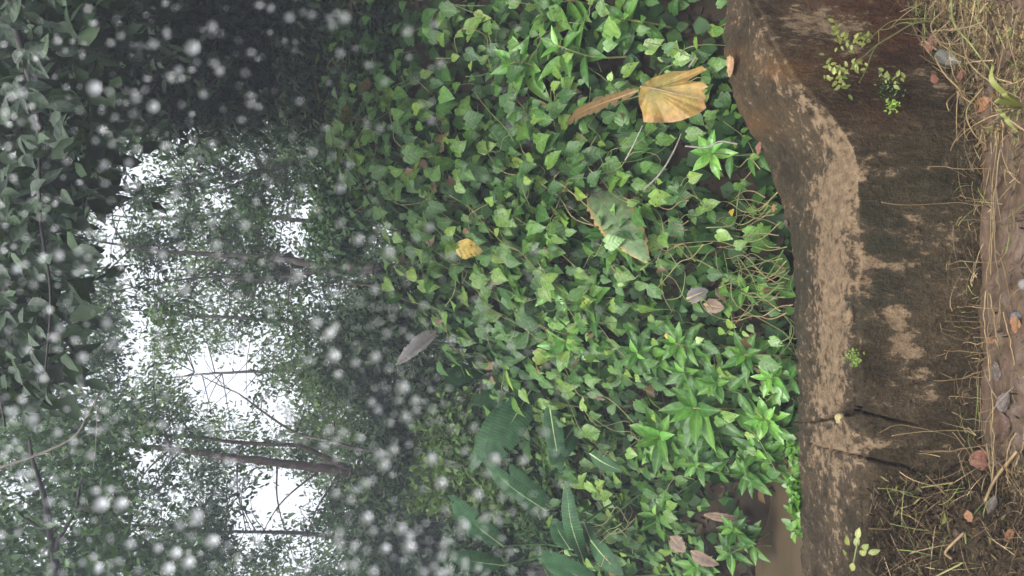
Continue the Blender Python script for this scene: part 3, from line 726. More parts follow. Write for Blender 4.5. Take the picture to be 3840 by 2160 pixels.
for (px, py, lpx, yg, lab) in SHRUBS:
    g0 = bank_hit(np.array(float(px)), np.array(float(py)))
    dpt = max(2.85, g0[1] - (random.uniform(.30, .42) if px > 2300 and py > 1200 else random.uniform(.2, .32))); top = at_y(px, py, dpt)
    gz = float(bank(np.array(top[0]), np.array(top[1]))) if dpt > 2.7 else -.1
    foot = np.array([top[0] + random.uniform(-.05, .05), top[1] + random.uniform(.0, .12), 0]); foot[2] = min(top[2] - .08, float(bank(np.array(foot[0]), np.array(foot[1]))))
    th = thing('whorled_shrub', lab, 'shrub', foot, 'young shrubs on the bank')
    path = smooth_path([foot, (foot + top) / 2 + [random.gauss(0, .02), -.02, .02], top], 14)
    V, Q, T_ = tube(path, [.006, .003], 6); link('stem', Bag().add(V, Q, T_).mesh('stem', M['stem'], foot), th)
    L = lpx / FL * dpt * (1.25 if py < 1700 else .95) * random.uniform(.85, 1.2)
    ax = nrm(np.array([random.gauss(0, .25), -.75 + random.gauss(0, .15), .6])); e1 = nrm(np.cross(ax, [1, .2, .1])); e2 = np.cross(ax, e1)
    nl = random.randint(9, 13); ph = random.uniform(0, 6)
    for q in range(nl):
        an = ph + q * 2.399; k_ = q / nl                        # inner leaves first
        el = .95 - 1.05 * k_ + random.gauss(0, .1)
        d = nrm((e1 * math.cos(an) + e2 * math.sin(an)) * math.cos(el) + ax * math.sin(el) + np.array([0, 0, -.18 * k_]))
        nn = nrm(ax + .0 * d + rng.normal(size=3) * .12)
        me = random.choice(LANCE_L if (yg or (q < 2 and random.random() < .6)) else LANCE)
        place('leaf', me, th, top - ax * (.012 + .10 * k_ * L / .15) + d * .004, d, nn, L * (.55 + .5 * min(1, k_ * 1.6)) * random.uniform(.88, 1.1))
    # a few lower leaves along the stem
    for q in range(random.randint(3, 6)):
        u = random.uniform(.35, .85); p0 = path[int(u * 13)]; an = random.uniform(0, 6.28)
        d = nrm(np.array([math.cos(an), -.5 + .6 * math.sin(an), random.uniform(-.5, .2)]))
        place('leaf', random.choice(LANCE), th, p0, d, nrm(np.array([0, -.45, .9]) + rng.normal(size=3) * .15), L * random.uniform(.8, 1.05))

# ------------------------------------------------------------------ big banana-like leaves
def big_leaf(a, b_, width, facing, sag=.06, fold=.25, ribs=26, ragged=0.0, seed=0, thick_rib=.007, tipw=None, tears=0):
    r = random.Random(seed)
    a = np.asarray(a, float); b_ = np.asarray(b_, float); L = np.linalg.norm(b_ - a)
    facing = nrm(facing); n = 2 * ribs + 1
    mid = (a + b_) / 2 + facing * sag * L; sp = smooth_path([a, mid, b_], n); tg = nrm(np.gradient(sp, axis=0))
    nn = nrm(facing - tg * (tg @ facing)[:, None]); xx = np.cross(tg, nn)
    u = np.linspace(0, 1, n); prof = np.sin(np.pi * np.clip(u, 0, 1) ** .72) ** .62; prof *= np.where(u > .8, 1 - .25 * (u - .8) / .2, 1)
    prof[0] = .04; prof[-1] = .03
    cols = [-1, -.72, -.4, -.1, .1, .4, .72, 1]
    V = np.zeros((n, len(cols), 3))
    for j, cc in enumerate(cols):
        wv = width * .5 * prof * (1 + np.array([r.uniform(-ragged, ragged) for _ in range(n)]) * (abs(cc) > .9))
        rip = np.where(np.arange(n) % 2 == 0, 1, -1) * .004 * (abs(cc) > .15) * (width / .2)
        V[:, j] = sp + xx * (cc * wv)[:, None] + nn * ((fold * abs(cc) * wv) - .28 * wv * cc * cc + rip)[:, None] + tg * (.10 * width * abs(cc))
    Fq = grid_faces(n, len(cols))
    if tears:
        for _ in range(tears):
            i = r.randrange(6, n - 6); j = r.choice([0, 6]); Fq = Fq[~((Fq[:, 0] // len(cols) == i) & ((Fq[:, 0] % len(cols) == j) | (Fq[:, 0] % len(cols) == (j + 1 if j == 0 else j - 1))))]
    Vr, Qr, Tr = tube(sp - nn * .002, [thick_rib, thick_rib * .3], 6)
    return V.reshape(-1, 3), Fq, (Vr, Qr, Tr), sp
M['rib'] = plain_mat('pale_midrib', [(0, (.15, .22, .08)), (1, (.24, .30, .13))], src='obj', scale=20, rough=.5)
BAN = [  # label, foot px,py,depth ; leaves: (base px,py, tip px,py, depth, width px, facing)
    ('tall banana plant with two broad leaves drooping towards the dark hollow', 2130, 1470, 5.25, [
        (1975, 1452, 1788, 1732, 5.05, 105, (.35, -.8, .45)), (1990, 1462, 1850, 1706, 4.9, 130, (-.3, -.85, .35)), (1960, 1450, 1800, 1500, 5.3, 120, (.2, -.9, .3)), (1850, 1345, 1690, 1432, 5.5, 105, (.2, -.8, .5))]),
    ('banana plant with a hanging broad leaf and a round leaf beside the vines', 2180, 1640, 4.9, [
        (2060, 1510, 2100, 1745, 4.75, 75, (.0, -.95, .2)), (2160, 1590, 2080, 1720, 4.8, 100, (.1, -.9, .4)), (2212, 1700, 2318, 1760, 4.5, 58, (.1, -.6, .8))]),
    ('banana plant whose long pointed leaf leans up among blurred raindrops', 2080, 1960, 5.0, [
        (2050, 1915, 1838, 1745, 4.9, 78, (.1, -.85, .5)), (2060, 1900, 1930, 1760, 5.2, 90, (-.2, -.9, .3)), (2030, 1960, 1960, 1780, 5.25, 70, (.3, -.9, .2))]),
    ('broad-leaved plant with a pale midrib beside the black shade', 1960, 2080, 5.2, [
        (1890, 2050, 1714, 1880, 5.1, 110, (.1, -.85, .5)), (1890, 2120, 1712, 2084, 5.0, 95, (.0, -.9, .4))]),
    ('low plant with a large glossy grey oval leaf', 2230, 2150, 4.6, [
        (2230, 2190, 2060, 2085, 4.45, 150, (.1, -.7, .8)), (2140, 2060, 2080, 1960, 4.7, 80, (.1, -.9, .3)), (2215, 2025, 2320, 2140, 4.4, 85, (.1, -.7, .7))]),
    ('plant with one long ribbed palm-like leaf among the vines', 2230, 1830, 4.7, [
        (2190, 2105, 2130, 1835, 4.5, 78, (.05, -.85, .5)), (2190, 1960, 2250, 2080, 4.5, 60, (.0, -.8, .6))]),
]
sd_ = 100
for lab, fpx, fpy, fd, leaves in BAN:
    foot = at_y(fpx, fpy, fd); foot[2] = float(bank(np.array(foot[0]), np.array(foot[1]))) - .02
    th = thing('banana_plant', lab, 'plant', foot, 'banana plants on the low bank')
    for (x0, y0, x1, y1, dd, wpx, fac) in leaves:
        sd_ += 1
        x1, y1 = x0 + (x1 - x0) * 1.12, y0 + (y1 - y0) * 1.12
        A = at_y(x0, y0, dd); B = at_y(x1, y1, dd - random.uniform(.05, .25))
        V, Fq, rb, sp = big_leaf(A, B, wpx / FL * dd * .95, fac, sag=random.uniform(.05, .12), seed=sd_, ragged=.04, tears=random.choice([0, 1, 2]))
        lf = link('leaf_blade', Bag().add(V, Fq, var=np.clip(.45 + .28 * np.where((np.arange(len(V)) // 8) % 2 == 0, 1, -1) + rng.normal(size=len(V)) * .10, 0, 1)).mesh('leaf_blade', M['banana'], foot), th)
        r_ = link('midrib', Bag().add(rb[0], rb[1], rb[2]).mesh('midrib', M['rib'], foot), lf)
        pth = smooth_path([foot, (foot + A) / 2 + np.array([random.gauss(0, .03), .05, .04]), A + (sp[1] - sp[0]) * .5], 16)
        V, Q, T_ = tube(pth, [.008, .005], 7); link('leaf_stalk', Bag().add(V, Q, T_).mesh('leaf_stalk', M['stalk'], foot), th)

# dead and withered big leaves, each a thing
def dead_leaf(name, lab, cat, A, B, width, fac, mat, seed, **kw):
    V, Fq, rb, sp = big_leaf(A, B, width, fac, seed=seed, **kw)
    th = thing(name, lab, cat, A)
    lf = link('leaf_blade', Bag().add(V, Fq, var=np.clip(np.tile(np.abs([-1, -.72, -.4, -.1, .1, .4, .72, 1]), len(V) // 8), 0, 1)).mesh('leaf_blade', mat, A), th)
    link('midrib', Bag().add(rb[0], rb[1], rb[2]).mesh('midrib', M['dry_stem'], A), th)
    return th
def dead_mat(name, stops, scale):
    return plain_mat(name, stops, scale=scale * 1.6, stretch=(1, 1, 1), rough=.6, src='attr', bump=.6)
M['dead_yellow'] = dead_mat('yellow_dead_banana_leaf', [(0, (.085, .085, .02)), (.2, (.15, .115, .022)), (.45, (.20, .125, .028)), (.72, (.22, .125, .05)), (1, (.34, .22, .16))], 22)
M['dead_frond'] = dead_mat('dead_frond_brown', [(0, (.085, .050, .014)), (.5, (.105, .058, .016)), (1, (.05, .045, .02))], 20)  # colour of the reflection band that the added frond stands in for
M['withered'] = dead_mat('withered_green_leaf', [(0, (.07, .12, .05)), (.8, (.10, .14, .06)), (1, (.26, .15, .05))], 18)
M['dead_grey'] = dead_mat('grey_dead_leaf', [(0, (.045, .042, .04)), (1, (.10, .092, .088))], 20)
M['dead_tan'] = dead_mat('tan_dead_leaf', [(0, (.06, .038, .024)), (1, (.15, .10, .07))], 20)
yo = [(2392, 345), (2400, 312), (2450, 290), (2520, 270), (2580, 256), (2632, 246), (2652, 262), (2600, 288), (2566, 304), (2625, 300), (2655, 318), (2630, 340), (2652, 360), (2638, 378), (2650, 402), (2626, 424), (2590, 432), (2560, 447), (2520, 455), (2490, 463), (2440, 464), (2412, 458), (2402, 420), (2396, 380)]
yo = np.array(yo, float) + rng.normal(size=(len(yo), 2)) * 4; nO = 120; uo = np.linspace(0, len(yo), nO, endpoint=False); yo_ = np.stack([np.interp(uo, np.arange(len(yo) + 1), np.append(yo[:, k_], yo[0, k_])) for k_ in range(2)], -1)
cc_ = np.array([2445., 335.]); A_ = at_y(2445, 335, 2.90); Vy = []; vy = []
for rr in np.linspace(0, 1, 9):
    for k_ in range(nO):
        q_ = cc_ + (yo_[k_] - cc_) * rr; an_ = math.atan2(q_[1] - 335, q_[0] - 2445)
        rel = .0013 * rr * math.sin(an_ * 38) - .05 * rr * math.cos(an_ - .5) + .035 * rr * rr * abs(math.sin(an_ * 1.2 + .3)) + .02 * (rr ** 3) * math.sin(an_ * 7)
        Vy.append(at_y(q_[0], q_[1], 2.90 + rel - .10 * (q_[0] - 2445) / 260 * 1.0)); vy.append(min(1, .12 + .30 * rr + .25 * noise.noise(Vector((q_[0] * .012, q_[1] * .012, 1))) + (.45 * max(0, (q_[1] - 415) / 48) + .35 * max(0, (q_[0] - 2600) / 50)) * rr))
i_, j_ = np.meshgrid(np.arange(8), np.arange(nO), indexing='ij'); j2_ = (j_ + 1) % nO
th = thing('dead_banana_leaf', 'large yellow and brown dead banana leaf lying against the bank beside the wall', 'dead leaf', A_)
link('leaf_blade', Bag().add(Vy, np.stack([i_ * nO + j_, i_ * nO + j2_, (i_ + 1) * nO + j2_, (i_ + 1) * nO + j_], -1).reshape(-1, 4), var=np.clip(vy, 0, 1)).mesh('leaf_blade', M['dead_yellow'], A_), th)
V, Q, T_ = tube(smooth_path([at_y(2400, 325, 2.90), at_y(2445, 330, 2.885), at_y(2540, 352, 2.83), at_y(2640, 372, 2.77)], 16), [.0045, .002], 6); link('midrib', Bag().add(V, Q, T_).mesh('midrib', M['dry_stem'], A_), th)
dead_leaf('dead_frond', 'orange-brown dead frond running from the yellow leaf up into the vines', 'dead leaf', at_y(2395, 338, 3.06), at_y(2060, 500, 4.12), .07, (.1, -.85, .5), M['dead_frond'], 15, sag=.05, fold=.35, ragged=.25, tears=6, thick_rib=.006)  # added frond shape, standing in for an orange reflection in window glass
dead_leaf('dead_banana_leaf', 'withered grey-green banana leaf hanging down the bank with an orange torn tip', 'dead leaf', at_y(2215, 690, 3.95), at_y(2425, 975, 3.45), .20, (.25, -.9, .4), M['withered'], 6, sag=.08, fold=.1, ragged=.10, tears=2, thick_rib=.005)
dead_leaf('dead_banana_leaf', 'pale grey dried leaf hanging folded from the bank crest', 'dead leaf', at_y(1640, 1240, 5.0), at_y(1490, 1365, 5.05), .11, (.3, -.9, .2), M['dead_grey'], 7, sag=.05, fold=.6, ragged=.12)
dead_leaf('dead_banana_leaf', 'curled tan dead leaf lying over the silt below the vines', 'dead leaf', at_y(2590, 2065, 3.75), at_y(2690, 2115, 3.7), .075, (.0, -.5, .9), M['dead_tan'], 8, sag=.05, fold=.7, ragged=.15)
dead_leaf('dead_banana_leaf', 'broken brown dead leaf showing between shrubs above the silt', 'dead leaf', at_y(2515, 2010, 3.95), at_y(2565, 2065, 3.9), .09, (.1, -.7, .7), M['dead_tan'], 9, sag=.05, fold=.3, ragged=.2, tears=2)
dead_leaf('dead_banana_leaf', 'long dead stalk leaf lying flat between the drooping shrub and the silt', 'dead leaf', at_y(2640, 1930, 3.8), at_y(2815, 1955, 3.75), .045, (.0, -.5, .9), M['dead_tan'], 10, sag=.02, fold=.3, ragged=.1)
dead_leaf('dead_banana_leaf', 'grey-brown dry leaf caught in the bare tendrils behind the wall', 'dead leaf', at_y(2575, 1120, 3.42), at_y(2650, 1090, 3.36), .07, (.1, -.9, .3), M['dead_grey'], 11, sag=.1, fold=.3, ragged=.15)
dead_leaf('dead_banana_leaf', 'reddish-brown dry leaf just below the grey-brown one in the tendrils', 'dead leaf', at_y(2640, 1140, 3.32), at_y(2710, 1155, 3.24), .065, (.0, -.9, .4), M['dead_tan'], 12, sag=.1, fold=.2, ragged=.15)

# ------------------------------------------------------------------ bare tendrils behind the wall
TEND = [('tangle of yellowish bare tendrils reaching over the wall edge', 2790, 1040, 20, (.9, 150, 80)), ('thin arching tendrils hanging behind the chipped wall edge', 2760, 770, 16, (.8, 140, 110)), ('loose green tendrils looping across the vine leaves above the wall', 2560, 860, 12, (.7, 120, 140)), ('few long curling tendrils on the vines beside the palm-like leaf', 2270, 1960, 6, (.7, 120, 120))]
for lab, px, py, n, (sc_, ex, ey) in TEND:
    c0 = at_y(px, py, 3.3 if px > 2500 else 4.3); th = thing('bare_tendril_tangle', lab, 'vine stems', c0, 'bare tendrils')
    for q in range(n):
        x0 = px + random.uniform(.1, 1) * ex; y0 = py + random.gauss(0, ey * .75); x1 = px - random.uniform(.2, 1) * ex; y1 = y0 + random.gauss(0, 75)
        if px > 2700: x0 = np.interp(y0, ST[:, 0], ST[:, 3]) + random.uniform(-40, 12)
        pts = []
        for u in np.linspace(0, 1, 5):
            xx_ = x0 + (x1 - x0) * u; yy_ = y0 + (y1 - y0) * u + random.gauss(0, 20); dd = c0[1] + (-.45 + .75 * u) + random.gauss(0, .05)
            pts.append(at_y(xx_, yy_, max(2.62, dd)))
        V, Q, T_ = tube(smooth_path(pts, 26), [.0026, .0016], 5)
        link('tendril', Bag().add(V, Q, T_).mesh('tendril', random.choice([M['stem'], M['stem'], M['dry_stem']]), c0), th)
def stick(name, lab, cat, pts, r, mat, group=None, sides=6):
    pts = np.asarray(pts, float); V, Q, T_ = tube(smooth_path(pts, max(12, 6 * len(pts))), r, sides)
    return tag(link(name, Bag().add(V, Q, T_).mesh(name, mat)), lab, cat, group)
def pxpath(lst): return [at_y(a, b_, d) for a, b_, d in lst]
stick('twig', 'crooked pale bare twig standing below the dead yellow banana leaf', 'twig', pxpath([(2415, 712, 3.2), (2480, 645, 3.1), (2530, 560, 3.0), (2555, 500, 2.95)]), [.005, .003], M['twig'])
stick('twig', 'short pale twig leaning behind the withered leaf stalk', 'twig', pxpath([(2345, 600, 3.3), (2375, 545, 3.2), (2410, 470, 3.1)]), [.004, .002], M['twig'])
stick('twig', 'pale stick lying across the vines near the chipped wall corner', 'twig', pxpath([(2570, 548, 3.0), (2650, 552, 2.95), (2700, 530, 2.9), (2765, 540, 2.8)]), [.004, .003], M['twig'])
stick('twig', 'thick pale stub poking out above the dead yellow banana leaf', 'twig', pxpath([(2585, 250, 2.85), (2612, 212, 2.8)]), [.006, .005], M['twig'])
stick('twig', 'long thin stem slanting over the shrubs towards the second crack', 'twig', pxpath([(2795, 1595, 3.1), (2840, 1640, 3.0), (2880, 1710, 2.95), (2912, 1770, 2.9)]), [.003, .002], M['stem'])
stick('twig', 'red-brown stem crossing the shade of the upper bank', 'twig', pxpath([(1440, 235, 4.7), (1560, 190, 4.6), (1700, 240, 4.6), (1760, 330, 4.6)]), [.006, .004], M['bark'])
stick('twig', 'straight brown stem running down the bank crest beside the large vine', 'twig', pxpath([(1290, 490, 5.4), (1400, 505, 5.2), (1560, 520, 5.0)]), [.007, .006], M['bark_red'])
stick('twig', 'second straight brown stem below the first on the bank crest', 'twig', pxpath([(1280, 555, 5.4), (1400, 552, 5.2), (1520, 560, 5.0)]), [.006, .006], M['bark_red'])
stick('twig', 'dark stem leading down the crest from the pale trunk', 'twig', pxpath([(1290, 1062, 5.5), (1400, 1075, 5.4), (1560, 1140, 5.2)]), [.008, .006], M['bark_red'])

# ------------------------------------------------------------------ trees behind
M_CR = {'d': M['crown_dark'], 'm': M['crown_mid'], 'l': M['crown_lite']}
GAPS = [(830, 1450, 200, 150), (1000, 1570, 130, 85), (700, 1365, 110, 80), (1050, 1850, 140, 120), (1150, 2060, 110, 80), (980, 1950, 80, 90), (620, 570, 75, 75), (520, 630, 70, 80), (680, 500, 60, 50), (1050, 310, 80, 55), (800, 170, 40, 60), (1110, 185, 40, 40),
        (430, 830, 80, 70), (440, 960, 60, 60), (360, 1010, 80, 26), (480, 1070, 70, 55), (500, 1180, 60, 80), (520, 1310, 70, 80), (1180, 750, 70, 70), (1110, 880, 110, 80), (1230, 930, 50, 50), (560, 1720, 90, 60), (530, 1800, 90, 50), (690, 1700, 60, 50), (330, 1420, 60, 60), (310, 1600, 50, 60), (140, 1640, 40, 40), (820, 760, 80, 60), (60, 1880, 60, 70), (480, 1640, 60, 30), (640, 800, 50, 40), (1000, 1790, 120, 50), (290, 1060, 60, 30), (900, 1330, 70, 50), (650, 1850, 60, 50), (250, 2000, 40, 50)]
def gapf(px, py, k=1.0):
    g_ = np.zeros(px.shape)
    for a, b_, ra, rb in GAPS: g_ = np.maximum(g_, np.exp(-((((px - a) / (ra * k)) ** 2 + ((py - b_) / (rb * k)) ** 2) ** 1.3)))
    return g_
TREES = [  # label, trunk polyline (px, py), depth, radius, bark, kind, limbs
    ('pale slim tree, the straighter of the twin trunks above the bank crest', [(1500, 1010), (1280, 998), (1060, 970), (845, 958), (600, 940), (330, 900)], 8.5, .060, 'bark', 'm', []),
    ('thinner pale tree beside the straighter twin trunk', [(1500, 1040), (1280, 1018), (994, 1048), (760, 1040), (420, 1090)], 8.9, .036, 'bark', 'm', []),
    ('leaning red-brown tree with a forked trunk before the brightest sky', [(1750, 1830), (1400, 1776), (1280, 1765), (1050, 1735), (845, 1713), (646, 1683), (447, 1666), (150, 1600)], 9.5, .085, 'bark_red', 'm', [[(1330, 1770), (1150, 1682), (1093, 1669), (900, 1660), (720, 1639), (432, 1609), (200, 1560)]]),
    ('thin bowed tree arching across the open sky', [(1700, 1780), (1400, 1690), (1250, 1655), (1113, 1624), (980, 1540), (900, 1480), (815, 1440), (730, 1395)], 8.0, .022, 'bark', 'l', []),
    ('dense dark tree at the dim edge of the wood', [(1600, 60), (1200, 80), (900, 110), (600, 170), (300, 200)], 6.6, .075, 'bark_dark', 'd', [[(900, 110), (640, 250), (420, 400)]]),
    ('dark tree with drooping leaves beside the dense dark tree', [(1500, 330), (1200, 345), (900, 370), (600, 420), (250, 500)], 7.4, .045, 'bark_dark', 'd', []),
    ('tree with level dark boughs over the upper bank', [(1550, 560), (1250, 590), (1000, 640), (700, 690), (400, 720)], 9.0, .05, 'bark_dark', 'm', [[(1000, 640), (800, 720), (560, 730)], [(900, 660), (700, 560), (520, 480)]]),
    ('pale feathery tree rising behind the bank crest', [(1650, 1250), (1300, 1225), (1000, 1200), (700, 1180), (450, 1160)], 13.0, .06, 'bark', 'l', []),
    ('misty pale tree farthest back behind the bowed stem', [(1700, 1420), (1400, 1400), (1100, 1390), (800, 1400), (600, 1420)], 16.0, .07, 'bark', 'l', []),
    ('slender tree above the black shade of the low bank', [(1750, 2020), (1400, 2030), (1150, 2000), (800, 1990), (400, 1960)], 10.5, .05, 'bark_dark', 'm', []),
    ('leafy tree spreading over the lowest side of the bank', [(1700, 2300), (1300, 2290), (900, 2240), (500, 2200), (200, 2150)], 8.6, .06, 'bark_dark', 'm', [[(900, 2240), (650, 2100), (480, 1980)]]),
    ('hazy tree between the twin trunks and the boughed tree', [(1600, 820), (1200, 830), (900, 800), (600, 820), (350, 800)], 14.0, .06, 'bark', 'l', []),
]
tinfo = []
for lab, tr, dpt, rad, bk, kd, limbs in TREES:
    rad *= .72
    pts = [at_y(a, b_, dpt) for a, b_ in tr]
    pts[0][2] = min(pts[0][2], float(bank(np.array(pts[0][0]), np.array(dpt))) - .05)
    th = thing('forest_tree', lab, 'tree', pts[0], 'trees behind the bank')
    path = smooth_path(pts, 40); path[1:-1] += rng.normal(size=(38, 3)) * rad * .12
    V, Q, T_ = tube(path, [rad * 1.15, rad, rad * .8, rad * .5, rad * .22], 9); link('trunk', Bag().add(V, Q, T_).mesh('trunk', M[bk], pts[0]), th)
    for lb in limbs:
        lp = smooth_path([at_y(a, b_, dpt - .25 * i / len(lb)) for i, (a, b_) in enumerate(lb)], 26); V, Q, T_ = tube(lp, [rad * .62, rad * .4, rad * .15], 7)
        link('limb', Bag().add(V, Q, T_).mesh('limb', M[bk], pts[0]), th)
    for q in range(9):                                     # smaller boughs
        i = random.randrange(9, 36); a = path[i]; d = nrm(np.array([random.choice([-1, 1]) * random.uniform(.5, 1), random.uniform(-.6, .6), random.uniform(-.1, .8)])); L = random.uniform(.6, 1.5) * dpt / 9
        lp = smooth_path([a, a + d * L * .5 + [0, 0, .05], a + d * L + [random.gauss(0, .1), 0, -.1]], 12); V, Q, T_ = tube(lp, [rad * .26, rad * .06], 5)
        link('limb', Bag().add(V, Q, T_).mesh('limb', M[bk], pts[0]), th)
    tinfo.append([th, np.array([[a, b_] for a, b_ in tr], float), dpt, kd, pts[0], Bag(), Bag()])
def clusters(n, pxr, pyr, dr, acc):
    px = rng.uniform(*pxr, n); py = rng.uniform(*pyr, n); d = rng.uniform(*dr, n)
    k_ = rng.random(n) < acc(px, py); return px[k_], py[k_], d[k_]
def scatter(px, py, d, trees_, nleaf, rad, lmin, lmax, asp):
    for a, b_, dd in zip(px, py, d):
        best = min(trees_, key=lambda t_: np.min(np.hypot(t_[1][:, 0] - a, (t_[1][:, 1] - b_))) + 90 * abs(t_[2] - dd))
        dd = best[2] + np.clip(dd - best[2], -1.6, 1.6)
        for t_ in tinfo[:4]:                               # keep the featured trunks clear of leaves in front
            tl = t_[1]
            if tl[:, 0].min() < a < tl[:, 0].max() and a > 430:
                o_ = np.argsort(tl[:, 0]); gap_ = abs(b_ - np.interp(a, tl[o_, 0], tl[o_, 1]))
                if gap_ < 38 and dd < t_[2] + .5: dd = t_[2] + random.uniform(.5, 1.3)
        c_ = at_y(a, b_, dd)
        if c_[2] < bank(np.array(c_[0]), np.array(dd)) + .5: continue
        n = int(nleaf * random.uniform(.6, 1.4)); ax = nrm(rng.normal(size=3) * [1, .7, .4])
        s_ = rng.normal(size=(n, 3)) * rad * .45 + ax * rng.uniform(-1, 1, (n, 1)) * rad
        P = c_ + s_; tip = nrm(ax * .5 + rng.normal(size=(n, 3)) * .7 + np.array([0, 0, -.55])); nn = nrm(np.array([0, -.3, .9]) + rng.normal(size=(n, 3)) * .55)
        L = rng.uniform(lmin, lmax, n); v0 = np.clip(rng.normal(.45 + random.gauss(0, .18), .16, n), 0, 1)
        V, Q, a_ = leaf_cloud(P, tip, nn, L, L * rng.uniform(*asp, n), v0); best[5].add(V, Q, var=a_)
        if dd < 12:                                        # the twigs that carry the cluster
            tl = best[1]; kk = np.argmin(np.hypot(tl[:, 0] - a, tl[:, 1] - b_)); to = at_y(tl[kk, 0], tl[kk, 1], best[2]) - c_; to *= min(.9, np.linalg.norm(to)) / max(np.linalg.norm(to), .01)
            V, Q, T_ = tube(smooth_path([c_ + ax * rad, c_, c_ + to * .5 + rng.normal(size=3) * .06, c_ + to], 9), [.002, .006], 4); best[6].add(V, Q, T_)
            for _q in range(2):
                V, Q, T_ = tube(smooth_path([c_, c_ + rng.normal(size=3) * rad * .5, c_ + rng.normal(size=3) * rad * .9], 6), [.003, .0015], 4); best[6].add(V, Q, T_)
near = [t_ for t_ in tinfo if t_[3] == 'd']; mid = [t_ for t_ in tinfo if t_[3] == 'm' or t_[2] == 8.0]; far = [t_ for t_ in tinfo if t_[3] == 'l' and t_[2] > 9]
def blotch(x, y, sc_=.0065, sd=3.1):
    return np.array([noise.noise(Vector((a_ * sc_, b_ * sc_, sd))) + .6 * noise.noise(Vector((a_ * sc_ * 2.3, b_ * sc_ * 2.3, sd + 5))) for a_, b_ in zip(x, y)])
scatter(*clusters(640, (200, 1450), (-350, 480), (5.6, 8.4), lambda x, y: (1 - .95 * gapf(x, y, .8)) * np.interp(y, [-300, 250, 480], [1, .95, .6])), near, 95, .24, .06, .12, (.4, .55))
scatter(*clusters(2300, (-250, 1650), (300, 2500), (7.2, 11.5), lambda x, y: (1 - np.clip(1.6 * gapf(x, y, 1.05) - .15, 0, 1)) * np.clip(.60 + 1.25 * blotch(x, y), .10, 1) * np.interp(x, [-250, 300, 1200, 1400, 1650], [1, .9, .8, .35, .25]) * np.where((x > 620) & (x < 1100) & (y > 1080) & (y < 1400), .25, 1)), mid, 90, .20, .045, .085, (.4, .55))
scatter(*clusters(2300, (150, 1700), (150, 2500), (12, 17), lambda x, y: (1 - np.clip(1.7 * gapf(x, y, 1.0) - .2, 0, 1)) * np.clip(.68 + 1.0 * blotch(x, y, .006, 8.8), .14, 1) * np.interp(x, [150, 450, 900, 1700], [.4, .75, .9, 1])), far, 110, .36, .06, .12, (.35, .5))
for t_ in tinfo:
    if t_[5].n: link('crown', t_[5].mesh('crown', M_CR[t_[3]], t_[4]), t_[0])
    if t_[6].n: tag(link('twigs', t_[6].mesh('twigs', M['bark_dark'], t_[4]), t_[0]), kind='stuff')
# far wood that reads as one mass
n = 26000
px = rng.uniform(980, 1850, n); py = rng.uniform(-700, 2900, n); dd = rng.uniform(19, 27, n)
hgt = np.array([noise.noise(Vector((b_ * .004, 2.2, 0))) * 160 + noise.noise(Vector((b_ * .013, 7.2, 0))) * 90 for b_ in py])
k_ = px > 1210 + hgt - 60 * rng.random(n); k_ |= rng.random(n) < .12
k_ &= gapf(px, py, 1.1) < rng.random(n) + .1
P = at_y(px, py, dd)[k_]; n = len(P); P = P[P[:, 2] > .4]; n = len(P)
L = rng.uniform(.16, .34, n)
V, Q, a = leaf_cloud(P, nrm(rng.normal(size=(n, 3)) + [0, 0, -.5]), nrm(np.array([0, -.4, .8]) + rng.normal(size=(n, 3)) * .5), L, L * .5, np.clip(rng.normal(.45, .2, n), 0, 1))
tag(link('far_wood', Bag().add(V, Q, var=a).mesh('far_wood', M['crown_mid'])), kind='stuff')

# understory bushes
BUSH = [(1430, 110, 4.75, .34, 'd', 'dim bush in the shade just above the dark shaded vine'), (1470, 330, 5.0, .32, 'd', 'second dim bush at the shaded top of the bank, lower on the slope'), (1900, 1600, 5.75, .36, 'd', 'dark bush filling the gap behind the drooping banana leaves'), (1950, 1850, 5.7, .40, 'l', 'low bush behind the long pointed leaf'), (1840, 2100, 5.7, .42, 'd', 'low dark bush behind the leaf with the pale midrib'), (2060, 1990, 5.35, .28, 'm', 'small bush between the pale-midrib leaf and the palm-like leaf'), (1480, 1180, 6.3, .50, 'd', 'dark small-leaved bush behind the bank crest below the pale trunks'), (1640, 1480, 6.4, .42, 'd', 'shadowy bush between the bank crest and the banana leaves'), (1740, 1640, 6.0, .42, 'l', 'small-leaved bush just above the drooping banana leaves'), (1700, 1800, 6.2, .40, 'l', 'small-leaved bush beside the foot of the leaning tree'), (1800, 2010, 6.1, .34, 'd', 'dark bush in front of the black shade'), (1330, 1330, 7.6, .55, 'd', 'bushy dark mass below the misty trees'),
        (1280, 700, 6.6, .45, 'm', 'green bush on the crest beside the twin trunks'), (1230, 330, 5.9, .45, 'd', 'dim bush at the shaded top of the bank'), (1250, 880, 7.2, .4, 'm', 'bush at the foot of the twin pale trunks'), (1560, 1690, 7.4, .55, 'd', 'dark thicket under the bowed tree'), (1500, 2000, 8.0, .7, 'd', 'black-green thicket deep under the slender tree'), (1230, 60, 5.8, .5, 'd', 'darkest bush under the dense dark tree'), (1480, 1560, 7.8, .5, 'd', 'dense bush behind the leaning trunk'), (1400, 1880, 8.8, .6, 'd', 'shaded bush behind the leaning red-brown trunk')]
